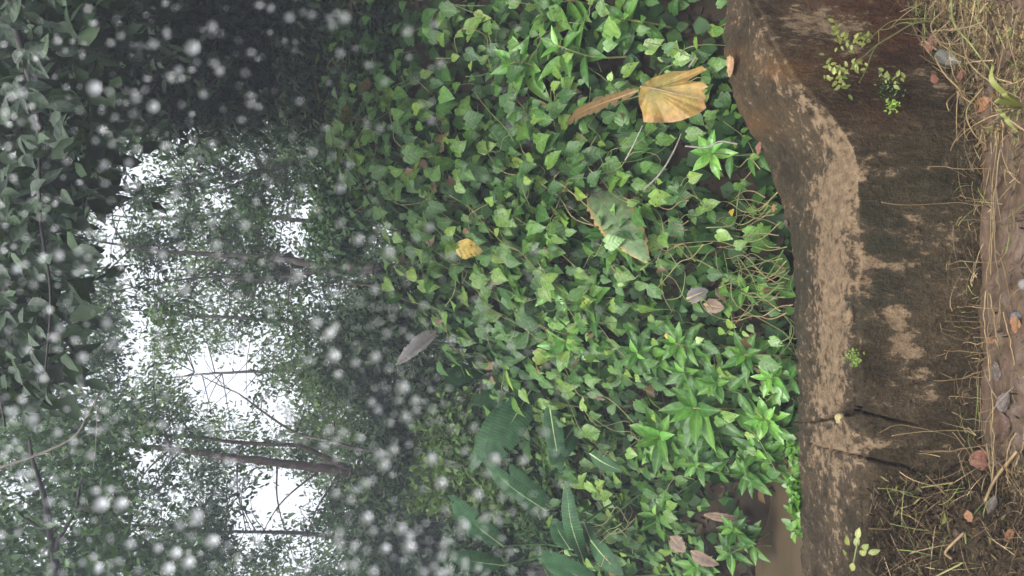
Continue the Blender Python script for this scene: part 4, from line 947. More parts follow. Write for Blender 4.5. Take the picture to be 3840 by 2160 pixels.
for px, py, dpt, rad, kd, lab in BUSH:
    c_ = at_y(px, py, dpt); foot = c_.copy(); foot[2] = float(bank(np.array(c_[0]), np.array(dpt)))
    if foot[2] > c_[2]: foot[2] = c_[2] - .3
    th = thing('bush', lab, 'bush', foot, 'bushes behind the bank crest')
    for q in range(5):
        e = c_ + rng.normal(size=3) * rad * .5; V, Q, T_ = tube(smooth_path([foot, (foot + e) / 2 + rng.normal(size=3) * .06, e], 10), [.012, .004], 5)
        link('stem', Bag().add(V, Q, T_).mesh('stem', M['bark_dark'], foot), th)
    n = int(2600 * (rad / .45) ** 2); d = nrm(rng.normal(size=(n, 3))); r_ = rad * rng.random((n, 1)) ** .45
    lump = np.array([.75 + .6 * noise.noise(V3(x_ * 2.2 + c_)) for x_ in d])[:, None]
    P = c_ + d * r_ * lump * [1.15, .8, 1.0]; L = rng.uniform(.04, .085, n)
    V, Q, a = leaf_cloud(P, nrm(d * .5 + rng.normal(size=(n, 3)) * .6 + [0, -.1, -.4]), nrm(d * .6 + np.array([0, -.3, .7]) + rng.normal(size=(n, 3)) * .4), L, L * rng.uniform(.4, .6, n), np.clip(rng.normal(.5, .22, n), 0, 1))
    link('foliage', Bag().add(V, Q, var=a).mesh('foliage', M_CR[kd], foot), th)

# ------------------------------------------------------------------ overhanging tree (foliage close over the view)
OV = [lance_leaf(200 + s, M['overhang'], random.uniform(.48, .62)) for s in range(6)]
foot = np.array([3.6, 3.6, 0.6]); th = thing('overhanging_tree', 'tree with broad grey-green glossy leaves hanging close over the view', 'tree', foot)
tp = smooth_path([foot, foot + [-.1, 0, 1.5], foot + [-.5, -.1, 2.8], foot + [-1.2, -.2, 3.6]], 24); V, Q, T_ = tube(tp, [.12, .09, .06], 10); link('trunk', Bag().add(V, Q, T_).mesh('trunk', M['bark_dark'], foot), th)
limbs = [[tp[-1], at_y(-150, 300, 3.2), at_y(-60, 800, 3.0), at_y(-40, 1250, 2.9), at_y(20, 1600, 2.9)], [tp[-4], at_y(60, 100, 3.3), at_y(140, 420, 3.1), at_y(150, 800, 3.0), at_y(190, 1100, 2.95), at_y(170, 1400, 2.95)], [tp[-2], at_y(300, 0, 3.8), at_y(330, 400, 3.7), at_y(310, 800, 3.6)]]
for lb in limbs:
    V, Q, T_ = tube(smooth_path(lb, 40), [.024, .007, .004], 7); link('limb', Bag().add(V, Q, T_).mesh('limb', M['bark_dark'], foot), th)
def ov_edge(py): return np.interp(py, [-300, 0, 400, 800, 950, 1200, 1450, 1560, 1700], [330, 300, 250, 280, 300, 260, 250, 120, -40])
cnt = 0
while cnt < 285:
    py = random.uniform(-150, 1620); px = random.uniform(-150, 330)
    if px > ov_edge(py) + 60 - 190 * random.random() ** .6: continue
    dd = random.uniform(2.55, 3.5); pos = at_y(px, py, dd)
    tip = nrm(np.array([random.gauss(0, .7), random.gauss(-.15, .4), random.uniform(-1, .1)])); nn = nrm(np.array([random.gauss(0, .5), -.75, random.uniform(-.1, .7)]))
    place('leaf', random.choice(OV), th, pos, tip, nn, random.uniform(.06, .112)); cnt += 1
bgc = Bag(); n = 5200
py = rng.uniform(-400, 1560, n); px = rng.uniform(-350, 480, n)
lim = ov_edge(py) + np.interp(py, [0, 300, 700, 1000, 1300, 1500], [330, 200, 90, 30, 20, -10]) + np.array([110 * fbm(q * .012, 1.7) for q in py])
k_ = px < lim + 60 - 260 * rng.random(n) ** 1.5
P = at_y(px, py, rng.uniform(3.3, 4.8, n))[k_]; n = len(P); L = rng.uniform(.09, .15, n)
xt = rng.normal(size=(4200, 3)) * [.75, .75, .38] + [2.5, 4.4, 4.1]; tx_, ty_ = project(xt); P = np.vstack([P, xt[(tx_ < 700)]]); n = len(P); L = rng.uniform(.09, .15, n)  # extra canopy leaves, mostly out of view, added to shade the upper vines
V, Q, a = leaf_cloud(P, nrm(rng.normal(size=(n, 3)) * [.8, .6, .6] + [0, 0, -.5]), nrm(np.array([0, -.6, .5]) + rng.normal(size=(n, 3)) * .5), L, L * rng.uniform(.4, .6, n), np.clip(rng.normal(.45, .22, n), 0, 1))
tag(link('inner_leaves', bgc.add(V, Q, var=a).mesh('inner_leaves', M['crown_dark'], foot), th), kind='stuff')
# bare branches crossing the lower corner of the sky
foot = np.array([-3.4, 5.2, .6]); th = thing('forked_branch_tree', 'tree with a dark forked branch reaching in from the low side', 'tree', foot)
a0 = at_y(214, 2330, 5.0)
V, Q, T_ = tube(smooth_path([foot, foot + [0, 0, 1.8], a0 + [-.5, 0, -.2], a0], 24), [.07, .05, .034], 8); link('trunk', Bag().add(V, Q, T_).mesh('trunk', M['bark_dark'], foot), th)
for lb in ([(214, 2330), (212, 2160), (189, 2012), (169, 1877), (124, 1733), (110, 1650)], [(208, 2080), (222, 2022), (283, 1912), (298, 1828), (330, 1740)], [(189, 2012), (120, 1960), (40, 1900)], [(283, 1912), (370, 1890), (440, 1830)]):
    V, Q, T_ = tube(smooth_path([at_y(a, b_, 5.0) for a, b_ in lb], 26), [.032, .02, .008] if lb[0][0] == 214 else [.018, .006], 7); link('limb', Bag().add(V, Q, T_).mesh('limb', M['bark_dark'], foot), th)
bgc = Bag()
for _ in range(120):
    px = random.uniform(-150, 480); py = random.uniform(1620, 2450)
    if gapf(np.array(px), np.array(py), 1.0) > .3: continue
    c_ = at_y(px, py, random.uniform(4.8, 6.4)); n = 60
    P = c_ + rng.normal(size=(n, 3)) * .14; L = rng.uniform(.045, .085, n)
    V, Q, a = leaf_cloud(P, nrm(rng.normal(size=(n, 3)) * .7 + [0, 0, -.5]), nrm(np.array([0, -.3, .8]) + rng.normal(size=(n, 3)) * .5), L, L * .5, np.clip(rng.normal(.5, .22, n), 0, 1)); bgc.add(V, Q, var=a)
link('crown', bgc.mesh('crown', M['crown_mid'], foot), th)
tw = thing('bare_branch', 'pale bare branch slanting below the overhanging leaves', 'branch', at_y(15, 1760, 3.6))
bl_ = np.array(tw.location)
for lb, r_ in (([(-60, 1780), (15, 1748), (134, 1708), (278, 1639), (328, 1554), (350, 1520), (372, 1470)], [.008, .006, .004]), ([(350, 1520), (410, 1560)], [.004, .002]), ([(134, 1708), (180, 1700), (200, 1720)], [.004, .002]), ([(350, 1520), (364, 1540), (360, 1650), (350, 1760)], [.003, .002])):
    V, Q, T_ = tube(smooth_path([at_y(a, b_, 3.6) for a, b_ in lb], 24), r_, 6); link('twig', Bag().add(V, Q, T_).mesh('twig', M['twig'], bl_), tw)

# ------------------------------------------------------------------ small things on and around the wall
def curled(seed, mat, wid=.6):
    r = random.Random(seed); T = np.linspace(0, 1, 9); V = []
    cu = r.uniform(-.2, .6); dr = r.uniform(-.5, .5); tw = r.uniform(-.5, .5)
    for i, tv in enumerate(T):
        pr = max(.03, math.sin(math.pi * min(1, tv * .93 + .05)) ** .7)
        for u in (-1, -.66, -.33, 0, .33, .66, 1):
            wv = pr * wid * .5 * (1 + (r.uniform(-.28, .12) if abs(u) == 1 else 0)); x = u * wv
            V.append((x, tv + (r.uniform(-.04, .04) if abs(u) == 1 else 0), cu * abs(x) + dr * (tv - .5) ** 2 + tw * x * (tv - .5) + r.uniform(-.018, .018)))
    return build_mesh('fallen_leaf', V, [grid_faces(9, 7)], mat)
def fmat(name, c1, c2): return plain_mat(name, [(.3, tuple(v_ * .55 for v_ in c1)), (.5, c1), (.72, c2)], scale=9, rough=.5, bump=.5)
FM = {'olive': fmat('olive_leaf', (.10, .12, .025), (.19, .20, .05)), 'red': fmat('red_brown_leaf', (.10, .038, .022), (.20, .08, .045)), 'orange': fmat('orange_brown_leaf', (.14, .065, .028), (.25, .125, .055)), 'grey': fmat('grey_dead_leaf_wet', (.055, .043, .036), (.11, .088, .078)), 'dark': fmat('dark_brown_leaf', (.05, .028, .018), (.10, .055, .035)), 'tan': fmat('tan_leaf', (.20, .12, .06), (.33, .21, .11)), 'lime': fmat('yellow_green_leaf', (.12, .13, .03), (.22, .22, .06))}
FALL = [  # px, py, length px, angle, colour, on wall?, label
    (3680, 1716, 80, 0, 'red', 'round red-brown fallen leaf at the foot of the wall below the second crack'),
    (3752, 1392, 66, 1, 'grey', 'pointed grey fallen leaf on the mud beside the straw bundle'),
    (3785, 1510, 75, 2, 'grey', 'torn grey fallen leaf with a notch on the muddy verge'),
    (3775, 1590, 80, 1, 'dark', 'broad wet brown leaf next to the torn grey leaf'),
    (3724, 1278, 44, 0, 'orange', 'small oval orange leaf on the straws at the wall base'),
    (3822, 1215, 60, 1, 'orange', 'orange-brown leaf on the mud beside the blue-grey stone'),
    (3745, 690, 60, 0, 'dark', 'narrow brown leaf lying under the straw bundle'),
    (3735, 818, 18, 0, 'tan', 'tiny pale leaf scrap on the straws'),
    (3505, 165, 62, 2, 'red', 'folded red-brown leaf against the raised wall end'),
    (3500, 298, 34, 1, 'red', 'small crumpled red leaf on the wall face'),
    (3785, 225, 85, 0, 'dark', 'large brown dry leaf standing in the dry grass'),
    (3700, 390, 75, 0, 'orange', 'long narrow orange leaf at the edge of the dry grass'),
    (3620, 285, 40, 2, 'red', 'crumbled red leaf pieces under the grass stems'),
    (2757, 250, 72, 3, 'tan', 'pale orange bark-like leaf lying on the raised end of the wall'),
    (2855, 558, 42, 2, 'red', 'curled brown leaf on the back corner of the wall top'),
    (2770, 82, 20, 0, 'red', 'tiny reddish leaf on the far end of the wall top'),
    (2960, 840, 30, 1, 'dark', 'dark leaf scrap on the back edge of the wall top'),
    (2915, 780, 26, 1, 'orange', 'orange scrap wedged at the chipped back edge of the wall'),
    (3590, 2000, 30, 1, 'dark', 'limp brown leaf on the wet litter'),
    (3555, 1950, 40, 2, 'olive', 'olive curled leaf beside the limp one on the wet litter'),
    (3640, 1935, 40, 1, 'orange', 'brown oval leaf on the wet litter below the broken stem'),
    (3800, 2010, 50, 0, 'orange', 'orange leaf on the litter near the dry straw'),
    (3740, 1900, 60, 2, 'grey', 'wet grey leaf pressed in the litter'),
]
FMESH = {}
for i, (px, py, lp, an, ck, lab) in enumerate(FALL):
    P, n0 = near_hit(px, py, .012)
    L = lp / FL * P[1] * 1.15
    tip = [np.array([.3, -.3, -1]), np.array([1, .2, .3]), np.array([-1, .1, .5]), np.array([-1, -.1, -.1])][an] + rng.normal(size=3) * .2
    y_ = nrm(tip - n0 * np.dot(tip, nrm(n0)) / np.linalg.norm(n0))
    o = place('fallen_leaf', curled(i + 300, FM[ck], random.uniform(.5, .8) if i else .95), None, P - y_ * L * .5, y_, n0 + rng.normal(size=3) * .15, L)
    tag(o, lab, 'fallen leaf', 'fallen leaves by the wall')
# straws lying along the base
for i, (pts, lab) in enumerate([([(3740, 545), (3722, 700), (3714, 900), (3700, 1060)], 'long straw nearest the wall face along its foot'), ([(3752, 560), (3730, 720), (3722, 880), (3716, 1030)], 'long straw second from the wall foot'), ([(3735, 700), (3728, 880), (3738, 1010), (3746, 1090)], 'pale straw bending away from the wall foot'), ([(3697, 1090), (3690, 1200), (3702, 1320), (3712, 1430)], 'straw at the wall foot below the tan patches'), ([(3706, 1090), (3705, 1220), (3712, 1330), (3716, 1420)], 'second straw beside the oval orange leaf'), ([(3712, 1100), (3735, 1240), (3742, 1300)], 'short slanting straw near the orange leaf'), ([(3719, 1460), (3723, 1560), (3726, 1680), (3722, 1800)], 'straw running past the round red-brown leaf'), ([(3700, 1660), (3712, 1740), (3722, 1830), (3728, 1880)], 'bent straw over the round red-brown leaf'), ([(3755, 1100), (3748, 1190), (3746, 1230)], 'thick short straw on the mud'), ([(3762, 1170), (3785, 1260), (3795, 1310), (3803, 1370)], 'straw slanting across the mud beyond the orange leaf')]):
    P = [at_z(a, b_, .02 + .004 * (i % 3)) for a, b_ in pts]; P = smooth_path(P, 12); P[1:-1] += rng.normal(size=(10, 3)) * [.0015, .0015, .001]; stick('straw', lab, 'straw', P, [random.uniform(.0013, .0021), .0012], M['dry_stem'], 'straws along the wall foot', 5)
ROOT = [[(3480, 625), (3570, 628), (3720, 632)], [(3600, 731), (3670, 750), (3740, 752)], [(3305, 758), (3420, 768), (3560, 762), (3735, 764)], [(3585, 838), (3620, 824), (3680, 826), (3755, 828)], [(3556, 993), (3610, 978), (3700, 984), (3770, 985)], [(3590, 1150), (3660, 1152), (3740, 1156)], [(3557, 1180), (3640, 1188), (3720, 1190)], [(3545, 1205), (3620, 1203), (3715, 1206)], [(3580, 1224), (3660, 1228), (3740, 1232)], [(3526, 1212), (3535, 1245), (3590, 1272), (3660, 1280), (3700, 1305)], [(3648, 1265), (3700, 1266), (3760, 1258), (3800, 1248)], [(3612, 1286), (3680, 1284), (3750, 1283)], [(3540, 1314), (3600, 1318), (3700, 1322), (3730, 1300), (3805, 1262)], [(3500, 1427), (3580, 1422), (3660, 1412), (3730, 1408)], [(3560, 1486), (3640, 1491), (3720, 1490)], [(3570, 1545), (3630, 1568), (3715, 1580)], [(3300, 1622), (3345, 1597), (3420, 1600), (3500, 1618), (3600, 1650)], [(3345, 1634), (3450, 1618), (3560, 1615), (3690, 1612)], [(3450, 1692), (3560, 1690), (3680, 1672), (3790, 1668)], [(3450, 1702), (3600, 1684), (3720, 1666)], [(3572, 1620), (3620, 1680), (3660, 1730), (3715, 1785)]]
for q, pl in enumerate(ROOT):
    P = []
    for a, b_ in pl:
        bp = np.interp(b_, ST[:, 0], ST[:, 1])
        P.append(wall_pt(a, b_, .014) if a < bp - 15 else at_z(a, b_, .03))
    P = smooth_path(P, 9); P[1:-1] += rng.normal(size=(7, 3)) * [.0018, .001, .0018]
    stick('grass_straw', ['thin dry grass stem leaning up against the dark wall face', 'long pale runner lying on the wall face from the worn edge downwards', 'long arched stem on the wall face below the cracks'][1 if q == 2 else 2 if q == 16 else 0], 'stem', P, [random.uniform(.0012, .0017), .0005], M['dry_stem'], 'dry stems against the wall' if q not in (2, 16) else None, 5)
# broken stems in the wet litter
for pts, lab, r_ in [([(3585, 2100), (3560, 2065), (3625, 1985)], 'thick pale broken stem in the wet litter', .006), ([(3625, 1985), (3628, 2035)], 'short stub beside the thick broken stem', .004), ([(3450, 1822), (3530, 1810), (3570, 1804)], 'bright green stem on the dark litter', .0035), ([(3345, 1832), (3400, 1840), (3420, 1850)], 'short green stem on the upper litter', .003), ([(3375, 1900), (3420, 1885), (3448, 1860)], 'slanting green stem on the upper litter', .003), ([(3255, 1975), (3320, 1978), (3340, 1975)], 'short tan stem at the top of the litter heap', .003), ([(3700, 1888), (3760, 1790), (3840, 1690)], 'thick bamboo-like stem leaning over the straw', .007), ([(3520, 2160), (3600, 2125), (3620, 2110)], 'olive stem low in the wet litter', .004), ([(3290, 1825), (3350, 1830), (3400, 1850), (3440, 1860)], 'thin yellow stem crossing the upper litter', .002)]:
    P = [near_hit(a, b_, .016 if r_ < .005 else .022)[0] for a, b_ in pts]; r_ = r_ * .62
    stick('broken_twig', lab, 'stem', P, r_, M['dry_stem'] if 'tan' in lab or 'pale' in lab or 'bamboo' in lab else M['stem'], 'broken stems in the litter')
# trailing weed over the raised wall end
wloc = wall_pt(3420, 95, .05); wd = thing('trailing_weed', 'trailing weed with yellow-green leaflets arching over the raised wall end', 'weed', wloc)
for pl, r_ in (([(3560, 82), (3500, 78), (3427, 88), (3350, 132), (3290, 168), (3240, 210), (3200, 240)], .0030), ([(3427, 88), (3380, 86), (3330, 108), (3295, 112)], .0022), ([(3500, 70), (3430, 70), (3350, 78), (3300, 110), (3230, 180)], .0018), ([(3290, 168), (3270, 200), (3245, 265), (3222, 310)], .0020), ([(3295, 112), (3296, 160)], .0012)):
    V, Q, T_ = tube(smooth_path([wall_pt(a, b_, .06) for a, b_ in pl], 24), [r_, r_ * .6], 5); link('stem', Bag().add(V, Q, T_).mesh('stem', M['stem'], wloc), wd)
LFT = [lance_leaf(400 + s, leaf_mat('leaflet', [(0, (.11, .15, .03)), (1, (.22, .24, .06))], veins=.3), .5) for s in range(1)]
for cx, cyy in [(3125, 105), (3145, 135), (3160, 160), (3195, 145), (3235, 142), (3255, 140), (3110, 225), (3140, 262), (3160, 280), (3178, 320), (3200, 250), (3135, 290), (3315, 290), (3365, 300), (3215, 235), (3120, 275)]:
    for q in range(7):
        P = wall_pt(cx + random.gauss(0, 13), cyy + random.gauss(0, 13), random.uniform(.025, .07)); an = random.uniform(0, 6.28)
        place('leaflet', LFT[0], wd, P, (math.cos(an), -.2, math.sin(an)), nrm(np.array([0, -.9, .4]) + rng.normal(size=3) * .35), random.uniform(.013, .024))
# moss, sprigs, stones, bottle, flower
M['moss'] = leaf_mat('moss', [(0, (.07, .13, .02)), (1, (.17, .25, .04))], src='attr', rough=.8, transl=.2)
def tuft(name, lab, cat, px, py, n, spread, L0, mat, off=.008):
    P0 = wall_pt(px, py, off); P = P0 + np.clip(rng.normal(size=(n, 3)), -1.7, 1.7) * spread; L = rng.uniform(L0 * .5, L0, n)
    V, Q, a = leaf_cloud(P, nrm(rng.normal(size=(n, 3)) + [0, -.6, .4]), nrm(rng.normal(size=(n, 3)) * .5 + [0, -.7, .6]), L, L * .6, rng.random(n))
    o = link(name, Bag().add(V, Q, var=a).mesh(name, mat, P0)); o.location = V3(P0); return tag(o, lab, cat)
tuft('moss_tuft', 'small green moss tuft on the worn front edge of the wall', 'moss', 3203, 1340, 90, .011, .012, M['moss'])
tuft('moss_tuft', 'tiny weed tuft on the wall face under the trailing weed', 'moss', 3345, 398, 60, .010, .014, M['moss'])
tuft('moss_tuft', 'dark moss patch on the wall below the trailing weed leaflets', 'moss', 3330, 345, 130, .022, .010, M['crown_mid'])
M['lichen'] = leaf_mat('wall_edge_weed', [(0, (.05, .14, .02)), (1, (.11, .23, .035))], src='attr', transl=.3)
for py, n, lab in ((1900, 200, 'bright green creeping weed on the back edge of the wall'), (1690, 80, 'small green weed on the back edge opposite the second crack')):
    P0 = wall_pt(2983, py, .0); P = P0 + np.clip(rng.normal(size=(n, 3)), -1.6, 1.6) * [.06 if n > 100 else .03, .012, .016] + [0, .02, -.01]; L = rng.uniform(.02, .045, n)
    V, Q, a = leaf_cloud(P, nrm(rng.normal(size=(n, 3)) + [0, -.3, 0]), nrm(rng.normal(size=(n, 3)) * .4 + [0, -.6, .8]), L, L * .65, rng.random(n))
    o = link('creeping_weed', Bag().add(V, Q, var=a).mesh('creeping_weed', M['lichen'], P0)); o.location = V3(P0); tag(o, lab, 'weed')
sp0 = wall_pt(3205, 2085, .03); sg = thing('yellow_sprig', 'sprig of yellow-green leaves on the litter-strewn wall edge', 'sprig', sp0)
for q, (a, b_) in enumerate([(3185, 2045), (3215, 2020), (3235, 2060), (3200, 2110), (3175, 2075), (3225, 2078), (3255, 2075), (3210, 2050)]):
    P = wall_pt(a, b_, .03); place('leaf', LFT[0], sg, P, nrm(P - sp0 + np.array([.001, 0, 0])), (0, -.7, .7), .034)
V, Q, T_ = tube(smooth_path([wall_pt(3200, 2120, .02), sp0, wall_pt(3215, 2040, .03)], 10), .002, 5); link('stem', Bag().add(V, Q, T_).mesh('stem', M['stem'], sp0), sg)
def rock(name, lab, P, r, mat, seed, sq=(1, .8, .7)):
    n, mm = 14, 9; V = []
    for i in range(mm):
        for j in range(n):
            th_ = math.pi * i / (mm - 1); ph = 2 * math.pi * j / n; d = Vector((math.sin(th_) * math.cos(ph), math.sin(th_) * math.sin(ph), math.cos(th_)))
            q = 1 + .35 * noise.noise(d * 1.6 + Vector((seed, 0, 0))); V.append((d.x * r * sq[0] * q, d.y * r * sq[1] * q, d.z * r * sq[2] * q))
    i, j = np.meshgrid(np.arange(mm - 1), np.arange(n), indexing='ij'); j2 = (j + 1) % n
    Q = np.stack([i * n + j, (i + 1) * n + j, (i + 1) * n + j2, i * n + j2], -1).reshape(-1, 4)
    o = link(name, build_mesh(name, V, [Q], mat)); o.location = V3(P); return tag(o, lab, 'stone')
M['stone_y'] = plain_mat('mossy_stone', [(.3, (.12, .10, .04)), (.7, (.30, .25, .12))], scale=60)
M['stone_g'] = plain_mat('grey_stone', [(.3, (.05, .055, .06)), (.7, (.11, .115, .12))], scale=30)
M['stone_w'] = plain_mat('white_stone', [(.3, (.07, .062, .055)), (.7, (.16, .145, .13))], scale=30)
rock('stone', 'mossy yellowish stone wedged in the through crack of the wall', wall_pt(3150, 1570, -.006), .019, M['stone_y'], 3)
rock('stone', 'blue-grey stone half sunk in the mud', at_z(3810, 1188, .002), .017, M['stone_g'], 5)
rock('stone', 'pale pebble lying alone on the bare mud', at_z(3835, 1065, .012), .014, M['stone_w'], 7)
rock('stone', 'dark lump lying on the wall face below the trailing weed', wall_pt(3302, 265, .008), .011, M['bark_dark'], 9, (1.3, .8, .6))
rock('stone', 'dark clod of earth clinging where the weed stems fork', wall_pt(3432, 112, .012), .017, M['litter_soil'], 12)
# clear plastic bottle, part buried
mt, t, p, o = new_mat('dirty_plastic'); p.inputs['Base Color'].default_value = (.16, .16, .14, 1); p.inputs['Roughness'].default_value = .25; p.inputs['Transmission Weight'].default_value = .45; p.inputs['IOR'].default_value = 1.3
M['plastic'] = mt
mt, t, p, o = new_mat('pale_blue_plastic'); p.inputs['Base Color'].default_value = (.30, .34, .44, 1); p.inputs['Roughness'].default_value = .4; M['cap'] = mt
A = near_hit(3520, 205, -.002)[0]; B = near_hit(3595, 228, -.004)[0]
th = thing('plastic_bottle', 'dull clear plastic bottle lying half buried among dry grass', 'bottle', A)
u = np.linspace(0, 1, 14); V, Q, T_ = tube(A + (B - A) * u[:, None], np.interp(u, [0, .05, .1, .3, .34, .38, .7, .9, 1], [.015, .022, .025, .025, .023, .025, .025, .015, .010]), 14)
link('body', Bag().add(V, Q, T_).mesh('body', M['plastic'], A), th)
V, Q, T_ = tube(B + (B - A) * np.linspace(0, .16, 4)[:, None], .0105, 12); link('cap', Bag().add(V, Q, T_).mesh('cap', M['cap'], A), th)
# white flower
mt, t, p, o = new_mat('white_petal'); p.inputs['Base Color'].default_value = (.78, .76, .78, 1); p.inputs['Roughness'].default_value = .5; M['petal'] = mt
fp = bank_hit(np.array(2290.), np.array(2062.)) + [0, -.2, .06]; fl = thing('white_flower', 'single small white flower among the vine leaves of the low bank', 'flower', fp)
pm = lance_leaf(500, M['petal'], .75)
for q in range(5):
    an = q * 1.257; place('petal', pm, fl, fp, (math.cos(an), -.5, math.sin(an)), (math.cos(an + 3.14) * .4, -1, math.sin(an + 3.14) * .4), .035)
V, Q, T_ = tube(smooth_path([fp + [0, .16, -.12], fp + [0, .06, -.03], fp], 8), .002, 5); link('stalk', Bag().add(V, Q, T_).mesh('stalk', M['stem'], fp), fl)
# strap-leaved grass tuft, low at the picture's right
gp = at_z(3835, 400, .05); gt = thing('grass_tuft', 'yellowing strap-leaved grass tuft on the verge beside the dry grass', 'grass tuft', gp)
for a, b_ in [(3750, 370), (3765, 430), (3720, 240), (3820, 500), (3800, 330), (3790, 460)]:
    tipp = at_y(a, b_, gp[1] - .02); pth = smooth_path([gp, (gp + tipp) / 2 + [0, -.02, .05], tipp], 10); s_ = np.array([0, -.4, .9]); tg = nrm(np.gradient(pth, axis=0)); sd2 = nrm(np.cross(tg, s_)) * (.007 * np.sin(np.pi * np.linspace(.15, 1, 10)))[:, None]
    V = np.stack([pth - sd2, pth + sd2], 1).reshape(-1, 3); Q = np.array([[2 * q, 2 * q + 1, 2 * q + 3, 2 * q + 2] for q in range(9)])
    link('blade', Bag().add(V, Q).mesh('blade', FM['lime'], gp), gt)
for i, (pts, lab) in enumerate([([(3600, -20), (3640, 90), (3690, 170), (3720, 260), (3780, 330)], 'thick olive grass stem bending through the dry grass'), ([(3545, 135), (3600, 200), (3660, 225), (3720, 250)], 'pale arching stem in front of the plastic bottle'), ([(3640, 140), (3700, 240), (3780, 320), (3840, 370)], 'long pale straw crossing the dry grass'), ([(3525, 220), (3520, 290), (3570, 335), (3640, 350), (3700, 345)], 'looping runner at the foot of the raised wall end'), ([(3575, 358), (3535, 400), (3545, 430)], 'curled straw hook on the wall foot'), ([(3720, 330), (3690, 420), (3700, 500), (3710, 545)], 'drooping straw joining the wall foot'), ([(3550, 180), (3548, 120), (3590, 40)], 'curved stem rising beside the bottle')]):
    stick('dry_stalk', lab, 'stalk', [near_hit(a, b_, .03 + .03 * math.sin(q_ * 1.3))[0] for q_, (a, b_) in enumerate(pts)], [.0035 if i == 0 else .0024, .0016], M['stem'] if i == 0 else M['dry_stem'], 'dry stalks at the grassy end', 5)

# ------------------------------------------------------------------ raindrops close to the lens side of the scene
mt, t, p, o = new_mat('water'); p.inputs['Base Color'].default_value = (1, 1, 1, 1); p.inputs['Roughness'].default_value = .45; p.inputs['Transmission Weight'].default_value = 1; p.inputs['IOR'].default_value = 1.33
M['water'] = mt
DROPS = {
 (0, 0): [(710,665),(1155,805),(1025,740),(1450,360),(1345,530),(1255,240),(1155,335),(910,270),(1485,470),(2040,60),(2180,130),(2285,90),(2350,110),(2505,190),(1850,550),(1370,790),(1090,680),(160,700),(790,1240),(970,1230),(720,1060),(845,1090),(2205,1030),(2350,1150),(2505,1180),(1530,710),(1910,730),(1020,1400),(1540,1360),(2030,1375),(870,880),(1000,860),(820,690),(1600,200),(1655,535)],
 (0, 720): [(250,700),(450,1030),(1590,240),(1625,400),(1310,310),(1840,250),(1220,770),(1390,750),(1590,740),(1870,640),(2030,660),(2255,640),(2540,770),(2380,990),(2475,1080),(1700,1160),(1830,1170),(1190,1080),(1560,1070),(2510,1240),(2320,1270),(2540,1380),(620,1250),(440,480),(670,310),(1320,20),(1430,590),(800,990),(750,340),(1220,480),(120,580)],
 (0, 1440): [(100,200),(245,260),(430,370),(550,440),(680,540),(780,330),(1220,310),(1330,490),(1350,340),(150,690),(220,680),(240,780),(760,910),(910,905),(1480,600),(1710,590),(1470,760),(1770,720),(1640,830),(1480,1000),(1350,1070),(1440,1150),(1600,1190),(1190,1240),(1320,1280),(1420,1350),(1265,1400),(1720,1220),(1610,1370),(980,1210),(830,1165),(620,1350),(740,1400),(470,1430),(380,1380),(1180,910),(1300,840),(2100,180),(2170,210),(2180,280),(2470,350),(2300,430),(2440,465),(2110,410),(1740,490),(2530,830),(1950,980),(1940,1190),(2310,1400),(2550,1150),(375,890),(830,800),(1390,910),(1040,1410),(700,1305)],
 (1200, 0): [(180,130),(150,400),(450,970),(350,900),(220,1245),(90,1180),(840,910),(480,620),(660,230),(910,480),(860,180),(350,490),(150,1420),(1430,950)],
 (1200, 720): [(285,360),(390,360),(515,460),(190,570),(630,620),(325,640),(150,240),(440,280),(820,270),(720,350),(1190,440),(120,770),(240,800),(300,830),(390,870),(650,910),(790,990),(560,880),(390,1000),(500,1070),(65,1070),(110,1020),(275,1160),(410,1250),(100,1240),(260,1290),(515,1335),(600,1355),(690,1380),(1000,1110),(140,1390),(920,660),(1620,440),(780,860),(410,740),(1330,1300),(1200,1270)],
 (1200, 1440): [(620,30),(715,125),(385,140),(440,210),(560,230),(640,250),(525,295),(680,300),(725,195),(845,195),(930,150),(900,280),(830,290),(1080,235),(1160,330),(990,340),(50,355),(170,370),(300,410),(400,470),(440,535),(285,515),(25,465),(670,460),(550,500),(735,510),(480,615),(835,570),(960,600),(1030,630),(1310,575),(1170,600),(1085,510),(1150,550),(910,755),(1255,675),(1380,760),(1185,840),(1370,860),(1505,860),(1530,580),(1690,370),(1815,760),(120,830),(280,800),(225,875),(340,750),(350,1015),(530,1020),(610,1095),(400,1110),(510,1090),(670,1150),(740,1100),(820,1180),(950,1160),(930,1220),(1085,1075),(1240,1095),(1250,1010),(1190,1170),(490,1245),(670,1235),(630,1330),(550,1310),(740,1375),(860,1380),(915,1300),(1005,1305),(1085,1345),(960,1410),(905,1435),(1645,1260),(1690,980),(1435,1270),(1340,1275),(1440,970),(1350,1040),(940,950),(140,1210),(150,1120),(350,1260),(265,1350),(165,1380),(400,1420),(260,1220),(1190,1390),(1090,1390),(1440,1410),(1590,1430),(1620,960),(780,1420)]}
BRIGHT = {(1200, 1440): [(1185,840),(350,1015),(490,1245),(670,1235),(910,755),(1085,1075),(480,615),(1310,575),(620,30),(610,1095),(835,570)], (1200, 720): [(65,1070),(410,1250),(100,1240),(515,460),(285,360)], (0, 1440): [(1420,1350),(1480,1000),(1600,1190),(760,910),(910,905),(1320,1280),(1265,1400)], (0, 720): [(2475,1080),(2380,990),(2510,1240)], (0, 0): [(1155,805),(1450,360),(710,665)]}
NU, NV_ = 12, 8
sv = []
for i in range(NV_):
    for j in range(NU):
        th_ = math.pi * i / (NV_ - 1); ph = 2 * math.pi * j / NU; sv.append((math.sin(th_) * math.cos(ph), math.sin(th_) * math.sin(ph), math.cos(th_)))
i, j = np.meshgrid(np.arange(NV_ - 1), np.arange(NU), indexing='ij'); j2 = (j + 1) % NU
